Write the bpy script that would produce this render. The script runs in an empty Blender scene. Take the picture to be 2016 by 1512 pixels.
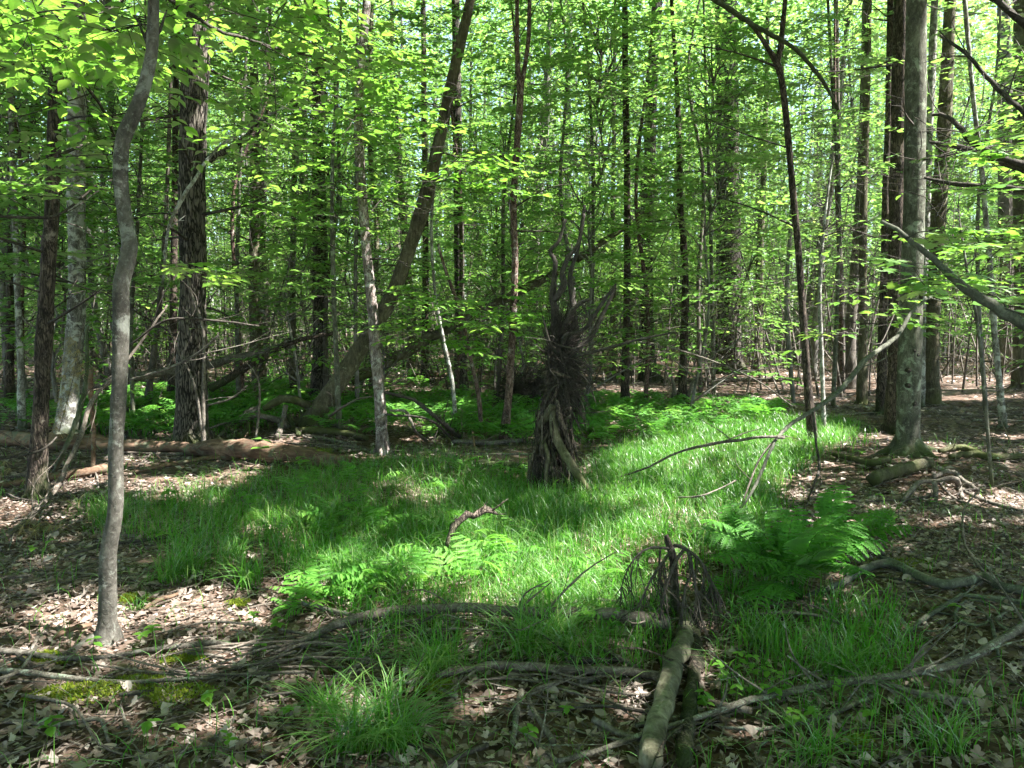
import bpy, math, random
import numpy as np
from mathutils import Vector

random.seed(11)
RNG = np.random.default_rng(11)
SC = bpy.context.scene
HAZE = 0.0002
COL = SC.collection

# ------------------------------------------------------------------ camera, sky, sun, exposure
FPX, W, H, HORIZON, CAMZ = 1515.0, 2016.0, 1512.0, 640.0, 1.55
PITCH = math.atan((H / 2 - HORIZON) / FPX)
cam_d = bpy.data.cameras.new('camera')
cam_d.sensor_width = 36.0
cam_d.lens = 36.0 * FPX / W
cam_d.clip_start, cam_d.clip_end = 0.05, 600
cam = bpy.data.objects.new('camera', cam_d)
COL.objects.link(cam)
cam.location = (0, 0, CAMZ)
cam.rotation_euler = (math.pi / 2 - PITCH, 0, 0)
SC.camera = cam

SUN = np.array([0.52, -0.10, 0.85]); SUN /= np.linalg.norm(SUN)
world = bpy.data.worlds.new('World'); SC.world = world; world.use_nodes = True
wn = world.node_tree.nodes
sky = wn.new('ShaderNodeTexSky'); sky.sky_type = 'NISHITA'; sky.sun_disc = False
sky.sun_elevation = math.asin(SUN[2]); sky.sun_rotation = math.atan2(SUN[0], SUN[1])
wn['Background'].inputs['Strength'].default_value = 0.085
world.node_tree.links.new(sky.outputs[0], wn['Background'].inputs['Color'])
sun_d = bpy.data.lights.new('sun', 'SUN'); sun_d.energy = 5.0; sun_d.angle = math.radians(0.5)
sun_d.color = (1.0, 0.97, 0.93)
sun_o = bpy.data.objects.new('sun', sun_d); COL.objects.link(sun_o)
sun_o.rotation_euler = Vector(SUN).to_track_quat('Z', 'Y').to_euler()
sun_o.location = (20, -4, 40)
SC.view_settings.view_transform = 'Standard'
SC.view_settings.look = 'None'
SC.view_settings.exposure = 2.75
SC.view_settings.gamma = 1.0
SC.view_settings.use_curve_mapping = False
cy = SC.cycles
cy.max_bounces = 7; cy.diffuse_bounces = 5; cy.glossy_bounces = 2; cy.transmission_bounces = 5
cy.transparent_max_bounces = 4
cy.caustics_reflective = False; cy.caustics_refractive = False
cy.use_denoising = True
try:
    cy.denoiser = 'OPENIMAGEDENOISE'; cy.denoising_input_passes = 'RGB_ALBEDO_NORMAL'
except Exception:
    pass
cy.use_adaptive_sampling = True; cy.adaptive_threshold = 0.02
cy.sample_clamp_indirect = 6

# ------------------------------------------------------------------ pixel <-> place
def terrain(x, y):
    x = np.asarray(x, float); y = np.asarray(y, float)
    z = 0.035 * np.sin(1.1 * x + 1.3) * np.cos(0.8 * y + .4) + 0.02 * np.sin(2.3 * x - 1.1 * y) + 0.015 * np.sin(3.1 * y + 1.7 * x + 2)
    far = np.clip((y - 7) / 20, 0, 1)
    z = z + far * (0.16 * np.sin(.31 * x + .6) * np.sin(.23 * y + 1.0) + 0.10 * np.sin(.55 * x + .37 * y))
    mound = 0.10 * np.exp(-(((x - 4.9) / 1.3) ** 2 + ((y - 8.6) / 1.2) ** 2))
    return z + mound

CP, SP = math.cos(PITCH), math.sin(PITCH)
def ray(px, py):
    a, b = (px - W / 2) / FPX, (H / 2 - py) / FPX
    return np.array([a, CP + b * SP, -SP + b * CP])
def G(px, py):
    d = ray(px, py); z = 0.0
    for _ in range(12):
        t = (z - CAMZ) / d[2]; t = min(max(t, .5), 200.)
        p = d * t
        z = z * .4 + .6 * float(terrain(p[0], p[1]))
    p = d * t + np.array([0, 0, CAMZ]); p[2] = float(terrain(p[0], p[1]))
    return p
def P(px, py, Y):
    d = ray(px, py)
    return d * (Y / d[1]) + np.array([0, 0, CAMZ])
def proj(p):
    x, y, z = p[0], p[1], p[2] - CAMZ
    f = y * CP - z * SP; u = y * SP + z * CP
    f = np.maximum(f, .05)
    return W / 2 + FPX * x / f, H / 2 - FPX * u / f
def radpx(w, Y):
    return .5 * w * Y / FPX

# ------------------------------------------------------------------ sun patches that gaps in the leaf roof are cut for
LIT = []   # (cx, cy, rx, ry) on the ground
def lit_px(px, py, rx, ry):
    c = G(px, py); a = G(px + rx, py); n = G(px, py - ry); f = G(px, min(py + ry, 1900))
    LIT.append((c[0], c[1], abs(a[0] - c[0]), max(.06, (n[1] - f[1]) / 2)))
for q in ((430, 1195, 130, 46), (130, 960, 60, 12), (230, 790, 90, 12), (300, 830, 60, 10), (180, 830, 50, 8), (1560, 1060, 50, 25), (1600, 1110, 60, 22), (500, 1165, 50, 18), (345, 1240, 40, 14), (170, 1262, 30, 10), (240, 1358, 50, 10), (195, 1408, 40, 14), (60, 1105, 25, 12),
          (330, 955, 120, 22), (450, 940, 70, 25), (520, 900, 110, 14), (190, 935, 80, 12), (330, 980, 60, 12),
          (760, 1140, 150, 40), (1000, 1140, 190, 55), (1180, 1150, 120, 60), (920, 1060, 60, 25), (1260, 1080, 100, 40), (700, 1180, 70, 25),
          (1290, 910, 90, 50), (1400, 880, 150, 40), (1520, 850, 110, 28), (1480, 930, 70, 40), (1390, 980, 60, 50), (1300, 1010, 60, 40),
          (1290, 835, 140, 14), (1430, 815, 90, 10), (800, 830, 90, 10), (900, 815, 60, 8), (560, 865, 50, 8),
          (1900, 1025, 100, 7), (1930, 985, 70, 18), (1740, 1000, 40, 10), (1720, 860, 60, 7), (1900, 785, 160, 6), (1850, 880, 40, 6),
          (1500, 740, 150, 8), (1400, 790, 80, 9), (1240, 765, 60, 5), (1580, 785, 90, 6), (1330, 735, 70, 6), (1700, 790, 60, 5), (1680, 728, 70, 5), (1870, 745, 90, 5), (1650, 765, 90, 8), (1760, 740, 60, 5), (1200, 740, 50, 6), (1560, 715, 100, 4),
          (760, 770, 60, 6), (560, 735, 60, 5), (300, 760, 60, 5), (80, 870, 60, 8), (1345, 1290, 28, 20), (880, 1370, 60, 16), (690, 1400, 45, 14), (1430, 1340, 60, 20)):
    lit_px(*q)
LITP = []  # sunbeams that reach leaves and trunks above the ground
def lit_point(p, r):
    g = p - SUN * (p[2] / SUN[2]); LITP.append((g[0], g[1], r, r))
for (px, py, Y) in ((226, 1000, 3.9), (222, 1080, 3.9), (216, 1160, 3.9), (725, 560, 9.0), (730, 640, 9.0), (715, 380, 9.0), (712, 280, 9.0), (742, 720, 9.0), (709, 200, 9.0), (708, 140, 9.0), (719, 440, 9.0), (722, 500, 9.0), (736, 680, 9.0), (748, 790, 9.), (714, 330, 9.), (1797, 300, 9.4), (1795, 520, 9.4), (880, 230, 12), (830, 420, 12), (1573, 500, 9.6), (1585, 700, 9.6), (104, 380, 7.2), (90, 620, 7.2), (380, 300, 9.7), (379, 650, 9.7),
                    (1015, 560, 10.3), (1810, 860, 9.5), (1810, 820, 9.5), (880, 200, 12), (385, 840, 9.5), (150, 560, 10.), (150, 630, 10.), (60, 40, 4.4), (180, 60, 4.4), (240, 90, 4.6), (110, 110, 4.4),
                    (640, 150, 8), (700, 250, 8), (880, 350, 9), (950, 310, 9), (930, 400, 9), (960, 590, 9), (850, 600, 9), (1690, 600, 8), (1740, 640, 8), (1690, 640, 8), (1730,330,8),
                    (380, 540, 6), (430, 535, 6), (1860, 540, 6), (1950, 530, 6), (1780,470,6), (1850,520,6), (20, 20, 4.6), (140, 20, 5), (210, 20, 4.2), (270, 60, 4.8), (100, 200, 5), (360, 60, 5.5), (470, 50, 5.5), (420, 180, 6), (580, 120, 6), (60, 150, 4.5), (600, 250, 8.5), (800, 150, 9.5), (1950, 250, 7)):
    lit_point(P(px, py, Y), .25 if py < 130 else .3)
_r = np.random.default_rng(5)
for (px, py, Y) in ((1400, 1040, 4.4), (1530, 940, 4.6), (1690, 985, 4.4), (1740, 1090, 4.2)): lit_point(P(px, py, Y), .14)
for _ in range(190):
    _y = _r.uniform(5.5, 26); LITP.append((_r.uniform(-.68, .8) * _y, _y, *(_r.uniform(.08, .30) * np.array([1, 1.]))))
for _ in range(26):
    _y = _r.uniform(2.6, 5.5); LITP.append((_r.uniform(-.68, .68) * _y, _y, *(_r.uniform(.03, .09) * np.array([1, 1.]))))
LITA = np.array(LIT); LITB = np.array(LIT + LITP)
def lit(gx, gy, grow=1.0, table=None):
    m = np.full(np.shape(gx), 9.0)
    for cx, cyy, rx, ry in (LITA if table is None else table):
        d = ((gx - cx) / (rx * grow + .03)) ** 2 + ((gy - cyy) / (ry * grow + .05)) ** 2
        m = np.minimum(m, d)
    return m < 1

# ------------------------------------------------------------------ mesh helpers
class MB:
    def __init__(s): s.v, s.t, s.c, s.n = [], [], [], 0
    def add(s, V, T, tint=0.5):
        V = np.asarray(V, float); T = np.asarray(T, int)
        s.v.append(V); s.t.append(T + s.n); s.n += len(V)
        s.c.append(np.broadcast_to(np.asarray(tint, float), (len(T),)).copy())
        return s
    def arrays(s): return np.concatenate(s.v), np.concatenate(s.t), np.concatenate(s.c)
    def mesh(s, name, mat, smooth=True, origin=None):
        V, T, C = s.arrays()
        if origin is not None: V = V - np.asarray(origin)
        me = bpy.data.meshes.new(name)
        me.vertices.add(len(V)); me.vertices.foreach_set('co', V.astype(np.float32).ravel())
        me.loops.add(len(T) * 3); me.loops.foreach_set('vertex_index', T.astype(np.int32).ravel())
        me.polygons.add(len(T)); me.polygons.foreach_set('loop_start', np.arange(0, 3 * len(T), 3, dtype=np.int32))
        a = me.attributes.new('tint', 'FLOAT', 'FACE'); a.data.foreach_set('value', C.astype(np.float32))
        me.update(calc_edges=True)
        me.polygons.foreach_set('use_smooth', np.full(len(T), smooth))
        me.materials.append(mat)
        return me

def link(name, me, parent=None, loc=None):
    o = bpy.data.objects.new(name, me); COL.objects.link(o)
    if parent is not None: o.parent = parent
    if loc is not None: o.location = [float(q) for q in loc]
    return o
def tag(o, label=None, cat=None, group=None, kind=None):
    if label: o['label'] = label
    if cat: o['category'] = cat
    if group: o['group'] = group
    if kind: o['kind'] = kind
    return o
def empty(name, loc):
    o = bpy.data.objects.new(name, None); COL.objects.link(o); o.location = [float(q) for q in loc]
    o.empty_display_size = .1
    return o

def smooth_path(pts, step=.12, nmin=4):
    """Catmull-Rom through rows of any width (x, y, z, r)"""
    p = np.asarray(pts, float)
    if len(p) < 3:
        L = np.linalg.norm(p[-1, :3] - p[0, :3]); n = max(nmin, int(L / step) + 1)
        t = np.linspace(0, 1, n)[:, None]; return p[0] * (1 - t) + p[-1] * t
    q = np.vstack([2 * p[0] - p[1], p, 2 * p[-1] - p[-2]])
    out = []
    for i in range(1, len(q) - 2):
        L = np.linalg.norm(q[i + 1, :3] - q[i, :3]); n = max(1, int(round(L / step)))
        t = np.linspace(0, 1, n, endpoint=False)[:, None]
        a, b, c, d = q[i - 1], q[i], q[i + 1], q[i + 2]
        out.append(.5 * (2 * b + (c - a) * t + (2 * a - 5 * b + 4 * c - d) * t * t + (3 * b - a - 3 * c + d) * t ** 3))
    out.append(p[-1:])
    return np.vstack(out)

def tube(path, sides=8, lump=0.0, cap=True, seed=None, flat=None):
    """path rows (x,y,z,r)"""
    rng = np.random.default_rng(RNG.integers(1 << 30) if seed is None else seed)
    p = np.asarray(path, float); C, R = p[:, :3], np.maximum(p[:, 3], .0006); n = len(p)
    Tn = np.gradient(C, axis=0); Tn /= np.linalg.norm(Tn, axis=1)[:, None] + 1e-9
    u = np.cross(Tn[0], [0.3, 1, 0.2]); u /= np.linalg.norm(u)
    U = np.empty_like(C)
    for i in range(n):
        u = u - Tn[i] * (u @ Tn[i]); u /= np.linalg.norm(u) + 1e-9; U[i] = u
    Vv = np.cross(Tn, U)
    a = np.linspace(0, 2 * math.pi, sides, endpoint=False)
    rr = np.ones((n, sides))
    if lump:
        s = np.concatenate([[0], np.cumsum(np.linalg.norm(np.diff(C, axis=0), axis=1))]) / max(R.mean(), .01)
        for k, f, w in ((1, .13, .7), (2, .21, .8), (3, .11, .7), (5, .07, .45), (2, .5, .5), (1, .9, .35), (4, .33, .35)):
            rr += lump * w * np.sin(k * a[None] + rng.uniform(0, 6.3) + f * s[:, None] + 1.3 * np.sin(f * .6 * s[:, None] + rng.uniform(0, 6.3)))
        rr += lump * .5 * rng.normal(size=(n, sides))
    V = C[:, None] + (R[:, None] * rr)[..., None] * (np.cos(a)[None, :, None] * U[:, None] + np.sin(a)[None, :, None] * Vv[:, None])
    V = V.reshape(-1, 3)
    i = np.arange(n - 1)[:, None] * sides; j = np.arange(sides)[None]; k = (j + 1) % sides
    q = np.stack([np.broadcast_to(x, (n - 1, sides)) for x in (i + j, i + k, i + sides + k, i + sides + j)], -1).reshape(-1, 4)
    T = np.concatenate([q[:, [0, 1, 2]], q[:, [0, 2, 3]]])
    if cap:
        V = np.vstack([V, C[0], C[-1]]); b = n * sides; jj = np.arange(sides)
        T = np.vstack([T, np.stack([np.full(sides, b), (jj + 1) % sides, jj], -1), np.stack([np.full(sides, b + 1), (n - 1) * sides + jj, (n - 1) * sides + (jj + 1) % sides], -1)])
    return V, T

def sticks(A, B, ra, rb, sides=3):
    A = np.asarray(A, float); B = np.asarray(B, float); n = len(A)
    d = B - A; d /= np.linalg.norm(d, axis=1)[:, None] + 1e-9
    u = np.cross(d, np.array([.31, .87, .38])); u /= np.linalg.norm(u, axis=1)[:, None] + 1e-9
    v = np.cross(d, u)
    a = np.linspace(0, 2 * math.pi, sides, endpoint=False)
    off = np.cos(a)[None, :, None] * u[:, None] + np.sin(a)[None, :, None] * v[:, None]
    ra = np.broadcast_to(ra, (n,)); rb = np.broadcast_to(rb, (n,))
    V = np.concatenate([A[:, None] + off * ra[:, None, None], B[:, None] + off * rb[:, None, None]], 1).reshape(-1, 3)
    j = np.arange(sides); k = (j + 1) % sides
    t = np.concatenate([np.stack([j, k, sides + k], -1), np.stack([j, sides + k, sides + j], -1)])
    T = (t[None] + (np.arange(n) * 2 * sides)[:, None, None]).reshape(-1, 3)
    return V, T

def unit(v): return v / (np.linalg.norm(v, axis=-1, keepdims=True) + 1e-9)

def place(tv, tt, pos, X, N, size):
    """put template (k,3)/(m,3) at each pos with x axis X, up N, size (n,) or (n,3)"""
    X = unit(X); Yv = unit(np.cross(N, X)); Z = np.cross(X, Yv)
    s = np.asarray(size, float)
    if s.ndim == 1: s = np.repeat(s[:, None], 3, 1)
    V = pos[:, None] + tv[None, :, 0:1] * (X * s[:, 0:1])[:, None] + tv[None, :, 1:2] * (Yv * s[:, 1:2])[:, None] + tv[None, :, 2:3] * (Z * s[:, 2:3])[:, None]
    T = tt[None] + (np.arange(len(pos)) * len(tv))[:, None, None]
    return V.reshape(-1, 3), T.reshape(-1, 3)

# leaf templates (length 1 along x)
LEAF0 = (np.array([[0, 0, 0], [.42, .29, .05], [1, 0, -.08], [.42, -.29, .05]]), np.array([[0, 2, 1], [0, 3, 2]]))
_l = [[0, 0, 0], [.35, 0, -.03], [.7, 0, -.04], [1, 0, -.12], [.13, .15, .02], [.4, .28, .05], [.72, .2, .02], [.13, -.15, .02], [.4, -.28, .05], [.72, -.2, .02]]
LEAF1 = (np.array(_l), np.array([[0, 1, 5], [0, 5, 4], [1, 2, 6], [1, 6, 5], [2, 3, 6], [0, 8, 1], [0, 7, 8], [1, 9, 2], [1, 8, 9], [2, 9, 3]]))
def fan(outline, cx=.45, z=None):
    o = np.array(outline, float); n = len(o)
    V = np.vstack([[cx, 0, 0], np.c_[o, np.zeros(n) if z is None else z]])
    j = np.arange(n)
    return V, np.stack([np.zeros(n, int), 1 + j, 1 + (j + 1) % n], -1)
_half = [(.30, .12), (.10, .42), (.34, .34), (.46, .62), (.56, .36), (.66, .26), (.78, .28)]
MAPLE = fan([(0, 0)] + [(x, -y) for x, y in _half] + [(1, 0)] + [(x, y) for x, y in _half[::-1]])
MAPLE[0][:, 2] = -.10 * (MAPLE[0][:, 0] - .45) ** 2 * 2 - .25 * MAPLE[0][:, 1] ** 2

def dead_template(kind, rng):
    if kind == 0:   # oak: lobed
        hx = [.08, .16, .24, .34, .42, .54, .62, .74, .82, .92]; hy = [.05, .16, .09, .26, .13, .32, .17, .27, .12, .12]
    elif kind == 1:  # maple
        hx = [.28, .08, .30, .42, .52, .62, .76]; hy = [.10, .40, .30, .58, .30, .20, .24]
    else:            # beech or cherry
        hx = [.08, .22, .42, .62, .82]; hy = [.10, .22, .27, .22, .10]
    hx = np.array(hx) + rng.normal(0, .015, len(hx)); hy = np.array(hy) * rng.uniform(.85, 1.15) + rng.normal(0, .012, len(hx))
    o = [(0, 0)] + list(zip(hx, -hy)) + [(1, 0)] + list(zip(hx[::-1], hy[::-1] * rng.uniform(.9, 1.1)))
    V, T = fan(o)
    a, b, c = rng.uniform(-.8, 1.8), rng.uniform(-.5, 1.0), rng.uniform(-1., 1.)
    x, y = V[:, 0] - .45, V[:, 1]
    V[:, 2] = a * y * y + b * x * x + c * x * y + rng.normal(0, .02, len(V)); V[0, 2] -= .02
    V[:, 0] -= .45; V[:, 2] -= V[:, 2].min()
    return V, T

# ------------------------------------------------------------------ materials
def nodes(name):
    m = bpy.data.materials.new(name); m.use_nodes = True
    nt = m.node_tree; nt.nodes.clear()
    out = nt.nodes.new('ShaderNodeOutputMaterial')
    return m, nt, out
def N(nt, typ, **kw):
    n = nt.nodes.new(typ)
    for k, v in kw.items():
        if k in n.inputs: n.inputs[k].default_value = v
        else: setattr(n, k, v)
    return n
def ramp(nt, stops, fac):
    r = nt.nodes.new('ShaderNodeValToRGB'); e = r.color_ramp.elements
    while len(e) < len(stops): e.new(.5)
    for el, (p, c) in zip(e, stops): el.position = p; el.color = (*c, 1)
    nt.links.new(fac, r.inputs[0]); return r.outputs[0]

def leaf_mat(name, refl, trans, gloss=.03, rough=.4, mixt=.5):
    """refl / trans: three colours each, chosen per leaf by its own tint"""
    m, nt, out = nodes(name); L = nt.links.new
    at = N(nt, 'ShaderNodeAttribute', attribute_name='tint')
    pos = N(nt, 'ShaderNodeNewGeometry')
    nz = N(nt, 'ShaderNodeTexNoise', Scale=.45, Detail=2.); L(pos.outputs['Position'], nz.inputs['Vector'])
    ad = N(nt, 'ShaderNodeMath', operation='MULTIPLY_ADD'); L(nz.outputs[0], ad.inputs[0]); ad.inputs[1].default_value = .5; L(at.outputs['Fac'], ad.inputs[2])
    sb = N(nt, 'ShaderNodeMath', operation='SUBTRACT'); L(ad.outputs[0], sb.inputs[0]); sb.inputs[1].default_value = .25
    cr = ramp(nt, [(0.0, refl[0]), (.5, refl[1]), (1., refl[2])], sb.outputs[0])
    ct = ramp(nt, [(0.0, trans[0]), (.5, trans[1]), (1., trans[2])], sb.outputs[0])
    d = N(nt, 'ShaderNodeBsdfDiffuse'); L(cr, d.inputs['Color'])
    t = N(nt, 'ShaderNodeBsdfTranslucent'); L(ct, t.inputs['Color'])
    mx = N(nt, 'ShaderNodeAddShader'); L(d.outputs[0], mx.inputs[0]); L(t.outputs[0], mx.inputs[1])
    g = N(nt, 'ShaderNodeBsdfGlossy', Roughness=rough); g.inputs['Color'].default_value = (1, 1, 1, 1)
    fr = N(nt, 'ShaderNodeFresnel', IOR=1.42)
    mf = N(nt, 'ShaderNodeMath', operation='MULTIPLY'); L(fr.outputs[0], mf.inputs[0]); mf.inputs[1].default_value = gloss * 10
    m2 = N(nt, 'ShaderNodeMixShader'); L(mf.outputs[0], m2.inputs[0]); L(mx.outputs[0], m2.inputs[1]); L(g.outputs[0], m2.inputs[2])
    L(m2.outputs[0], out.inputs[0]); return m

def bark_mat(name, dark, mid, light, lichen=(.34, .36, .28), lichen_amt=.45, scale=9., stretch=.22, bump=.5, moss=None, axis=2, plates=0.0, specks=.35, mottle=.5):
    m, nt, out = nodes(name); L = nt.links.new
    tc = N(nt, 'ShaderNodeTexCoord')
    mp = N(nt, 'ShaderNodeMapping'); mp.inputs['Scale'].default_value = (1, 1, stretch) if axis == 2 else (.15, 1, 1); L(tc.outputs['Object'], mp.inputs[0])
    n1 = N(nt, 'ShaderNodeTexNoise', Scale=scale * 4, Detail=8., Roughness=.68, Distortion=.6); L(mp.outputs[0], n1.inputs['Vector'])
    h = n1.outputs[0]
    if plates:
        wn_ = N(nt, 'ShaderNodeTexNoise', Scale=scale * 1.6, Detail=4.); L(mp.outputs[0], wn_.inputs['Vector'])
        wob = N(nt, 'ShaderNodeVectorMath', operation='MULTIPLY_ADD'); L(wn_.outputs['Color'], wob.inputs[0]); wob.inputs[1].default_value = (.16, .16, .10); L(mp.outputs[0], wob.inputs[2])
        vo = N(nt, 'ShaderNodeTexVoronoi', Scale=scale * 4.2); vo.feature = 'DISTANCE_TO_EDGE'; L(wob.outputs[0], vo.inputs['Vector'])
        ve = N(nt, 'ShaderNodeMapRange'); ve.inputs['From Max'].default_value = .22; ve.interpolation_type = 'SMOOTHSTEP'; L(vo.outputs[0], ve.inputs[0])
        mul = N(nt, 'ShaderNodeMath', operation='MULTIPLY_ADD'); L(ve.outputs[0], mul.inputs[0]); mul.inputs[1].default_value = plates; L(h, mul.inputs[2])
        sb = N(nt, 'ShaderNodeMath', operation='SUBTRACT'); L(mul.outputs[0], sb.inputs[0]); sb.inputs[1].default_value = plates * .6; h = sb.outputs[0]
    base = ramp(nt, [(.30, dark), (.5, mid), (.70, light)], h)
    n4 = N(nt, 'ShaderNodeTexNoise', Scale=scale * .5, Detail=5., Roughness=.6); L(tc.outputs['Object'], n4.inputs['Vector'])
    mo = ramp(nt, [(.36, (1 - mottle,) * 3), (.62, (1.12,) * 3)], n4.outputs[0])
    mm_ = N(nt, 'ShaderNodeMix', data_type='RGBA', blend_type='MULTIPLY'); mm_.inputs[0].default_value = 1; L(base, mm_.inputs[6]); L(mo, mm_.inputs[7])
    n2 = N(nt, 'ShaderNodeTexNoise', Scale=scale * .9, Detail=9., Roughness=.74, Distortion=.4); L(tc.outputs['Object'], n2.inputs['Vector'])
    lf = N(nt, 'ShaderNodeMapRange'); lf.inputs['From Min'].default_value = 1 - lichen_amt - .01; lf.inputs['From Max'].default_value = 1 - lichen_amt + .06
    L(n2.outputs[0], lf.inputs[0])
    n5 = N(nt, 'ShaderNodeTexNoise', Scale=scale * 9, Detail=3., Roughness=.6); L(tc.outputs['Object'], n5.inputs['Vector'])
    ls = N(nt, 'ShaderNodeMapRange'); ls.inputs['From Min'].default_value = .60; ls.inputs['From Max'].default_value = .68; ls.inputs['To Max'].default_value = specks; L(n5.outputs[0], ls.inputs[0])
    mxf = N(nt, 'ShaderNodeMath', operation='MAXIMUM'); L(lf.outputs[0], mxf.inputs[0]); L(ls.outputs[0], mxf.inputs[1])
    mk = N(nt, 'ShaderNodeMath', operation='MULTIPLY'); L(mxf.outputs[0], mk.inputs[0]); mk.inputs[1].default_value = .85
    mx = N(nt, 'ShaderNodeMix', data_type='RGBA'); L(mk.outputs[0], mx.inputs[0]); L(mm_.outputs[2], mx.inputs[6]); mx.inputs[7].default_value = (*lichen, 1)
    col = mx.outputs[2]
    if moss:
        n3 = N(nt, 'ShaderNodeTexNoise', Scale=4., Detail=6.); L(tc.outputs['Object'], n3.inputs['Vector'])
        sp = N(nt, 'ShaderNodeSeparateXYZ'); L(tc.outputs['Object'], sp.inputs[0])
        k = N(nt, 'ShaderNodeMath', operation='MULTIPLY_ADD'); L(sp.outputs[2], k.inputs[0]); k.inputs[1].default_value = -.5; L(n3.outputs[0], k.inputs[2])
        mr = N(nt, 'ShaderNodeMapRange'); mr.inputs['From Min'].default_value = .30; mr.inputs['From Max'].default_value = .55; mr.inputs['To Max'].default_value = .85; L(k.outputs[0], mr.inputs[0])
        m3 = N(nt, 'ShaderNodeMix', data_type='RGBA'); L(mr.outputs[0], m3.inputs[0]); L(col, m3.inputs[6]); m3.inputs[7].default_value = (*moss, 1); col = m3.outputs[2]
    b = N(nt, 'ShaderNodeBsdfPrincipled', Roughness=.9); b.inputs['Specular IOR Level'].default_value = .2
    L(col, b.inputs['Base Color'])
    bp = N(nt, 'ShaderNodeBump', Strength=min(1., bump * 1.3), Distance=.014); L(h, bp.inputs['Height']); L(bp.outputs[0], b.inputs['Normal'])
    L(b.outputs[0], out.inputs[0]); return m

M = {}
M['leaf'] = leaf_mat('green_leaf', [(.035, .085, .012), (.05, .115, .016), (.085, .14, .02)], [(.07, .17, .025), (.135, .27, .042), (.27, .37, .07)])
M['leaf_near'] = leaf_mat('beech_leaf', [(.04, .10, .012), (.055, .13, .016), (.085, .15, .018)], [(.075, .19, .02), (.135, .29, .03), (.25, .38, .05)], gloss=.035, rough=.38)
M['leaf_far'] = leaf_mat('far_leaf', [(.035, .085, .014), (.055, .12, .02), (.09, .14, .025)], [(.07, .165, .03), (.14, .265, .05), (.28, .37, .08)])
M['fern'] = leaf_mat('fern_green', [(.028, .088, .015), (.045, .125, .02), (.085, .16, .03)], [(.045, .17, .015), (.085, .25, .02), (.16, .30, .03)], gloss=.02, rough=.45)
M['grass'] = leaf_mat('grass_green', [(.020, .072, .010), (.036, .105, .014), (.10, .135, .04)], [(.034, .135, .009), (.060, .19, .013), (.11, .195, .03)], gloss=.010, rough=.45)
M['dead_leaf'] = leaf_mat('dead_leaf', [(.06, .043, .033), (.185, .143, .117), (.38, .32, .285)], [(.025, .013, .008), (.045, .026, .015), (.06, .04, .028)], gloss=.03, rough=.5)
M['needles'] = leaf_mat('dry_needles', [(.20, .15, .06), (.28, .22, .09), (.30, .27, .14)], [(.05, .04, .01), (.06, .05, .015), (.06, .05, .02)])
M['moss'] = leaf_mat('moss', [(.06, .085, .01), (.10, .13, .014), (.16, .18, .02)], [(.04, .06, .005), (.07, .10, .008), (.10, .12, .01)], gloss=.01)
M['bark_dark'] = bark_mat('bark_dark_brown', (.018, .013, .010), (.055, .042, .033), (.15, .115, .09), (.27, .23, .19), .40, 9, .2, .8, plates=.3, moss=(.03, .045, .012))
M['bark_sapling'] = bark_mat('bark_smooth_grey', (.05, .045, .036), (.10, .091, .075), (.17, .158, .135), (.23, .235, .20), .45, 9, .7, .5, mottle=.55, specks=.5)
M['bark_sapling'].name = 'bark_smooth_mottled'
M['bark_lichen'] = bark_mat('bark_pale_lichen', (.045, .04, .033), (.15, .14, .12), (.34, .33, .30), (.44, .45, .40), .50, 8, .3, .6, specks=.8, moss=(.03, .045, .012))
M['bark_grey'] = bark_mat('bark_grey_green', (.036, .035, .026), (.092, .09, .068), (.18, .178, .14), (.26, .29, .22), .46, 7, .4, .5, specks=.5, mottle=.45, moss=(.045, .06, .012))
M['bark_pine'] = bark_mat('bark_furrowed', (.014, .012, .009), (.062, .052, .040), (.16, .14, .115), (.20, .20, .15), .38, 8, .16, 1.0, plates=.5, moss=(.03, .04, .01))
M['bark_red'] = bark_mat('bark_reddish_flaky', (.035, .02, .016), (.12, .072, .056), (.24, .17, .145), (.38, .36, .32), .43, 8, .3, .8, plates=.25, specks=.6)
M['bark_pale'] = bark_mat('bark_pale_pinkish', (.075, .058, .05), (.19, .15, .132), (.33, .285, .26), (.44, .43, .40), .46, 8, .3, .7, plates=.2, specks=.6)
M['log_olive'] = bark_mat('barkless_olive_log', (.06, .058, .034), (.15, .142, .09), (.26, .25, .175), (.10, .12, .05), .42, 7, .5, .5)
M['bark_mossy'] = bark_mat('bark_mossy', (.035, .030, .020), (.10, .088, .055), (.20, .185, .125), (.30, .31, .22), .40, 7, .3, .6, moss=(.05, .06, .015))
M['bark_far'] = bark_mat('bark_far_grey', (.07, .064, .055), (.17, .16, .14), (.31, .30, .27), (.34, .34, .30), .42, 5, .25, .4)
M['bark_farbrown'] = bark_mat('bark_far_brown', (.045, .037, .03), (.115, .099, .082), (.215, .195, .165), (.24, .23, .18), .36, 5, .25, .4)
M['rotten'] = bark_mat('rotten_orange_wood', (.05, .030, .02), (.15, .092, .06), (.265, .18, .127), (.11, .12, .08), .46, 6, 1., .7, axis=0)
M['deadwood'] = bark_mat('grey_deadwood', (.048, .038, .03), (.135, .115, .095), (.27, .245, .21), (.12, .13, .08), .38, 10, .6, .6)
M['twig'] = bark_mat('dry_twig', (.05, .038, .03), (.13, .105, .085), (.26, .225, .19), (.30, .31, .26), .36, 14, .6, .3)
M['twig_dark'] = bark_mat('dark_twig', (.02, .016, .013), (.055, .046, .038), (.12, .105, .09), (.2, .21, .17), .36, 14, .6, .3)
M['branch_lichen'] = bark_mat('lichened_branch', (.05, .042, .033), (.13, .115, .09), (.22, .20, .16), (.34, .38, .30), .44, 22, .8, .5)
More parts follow.
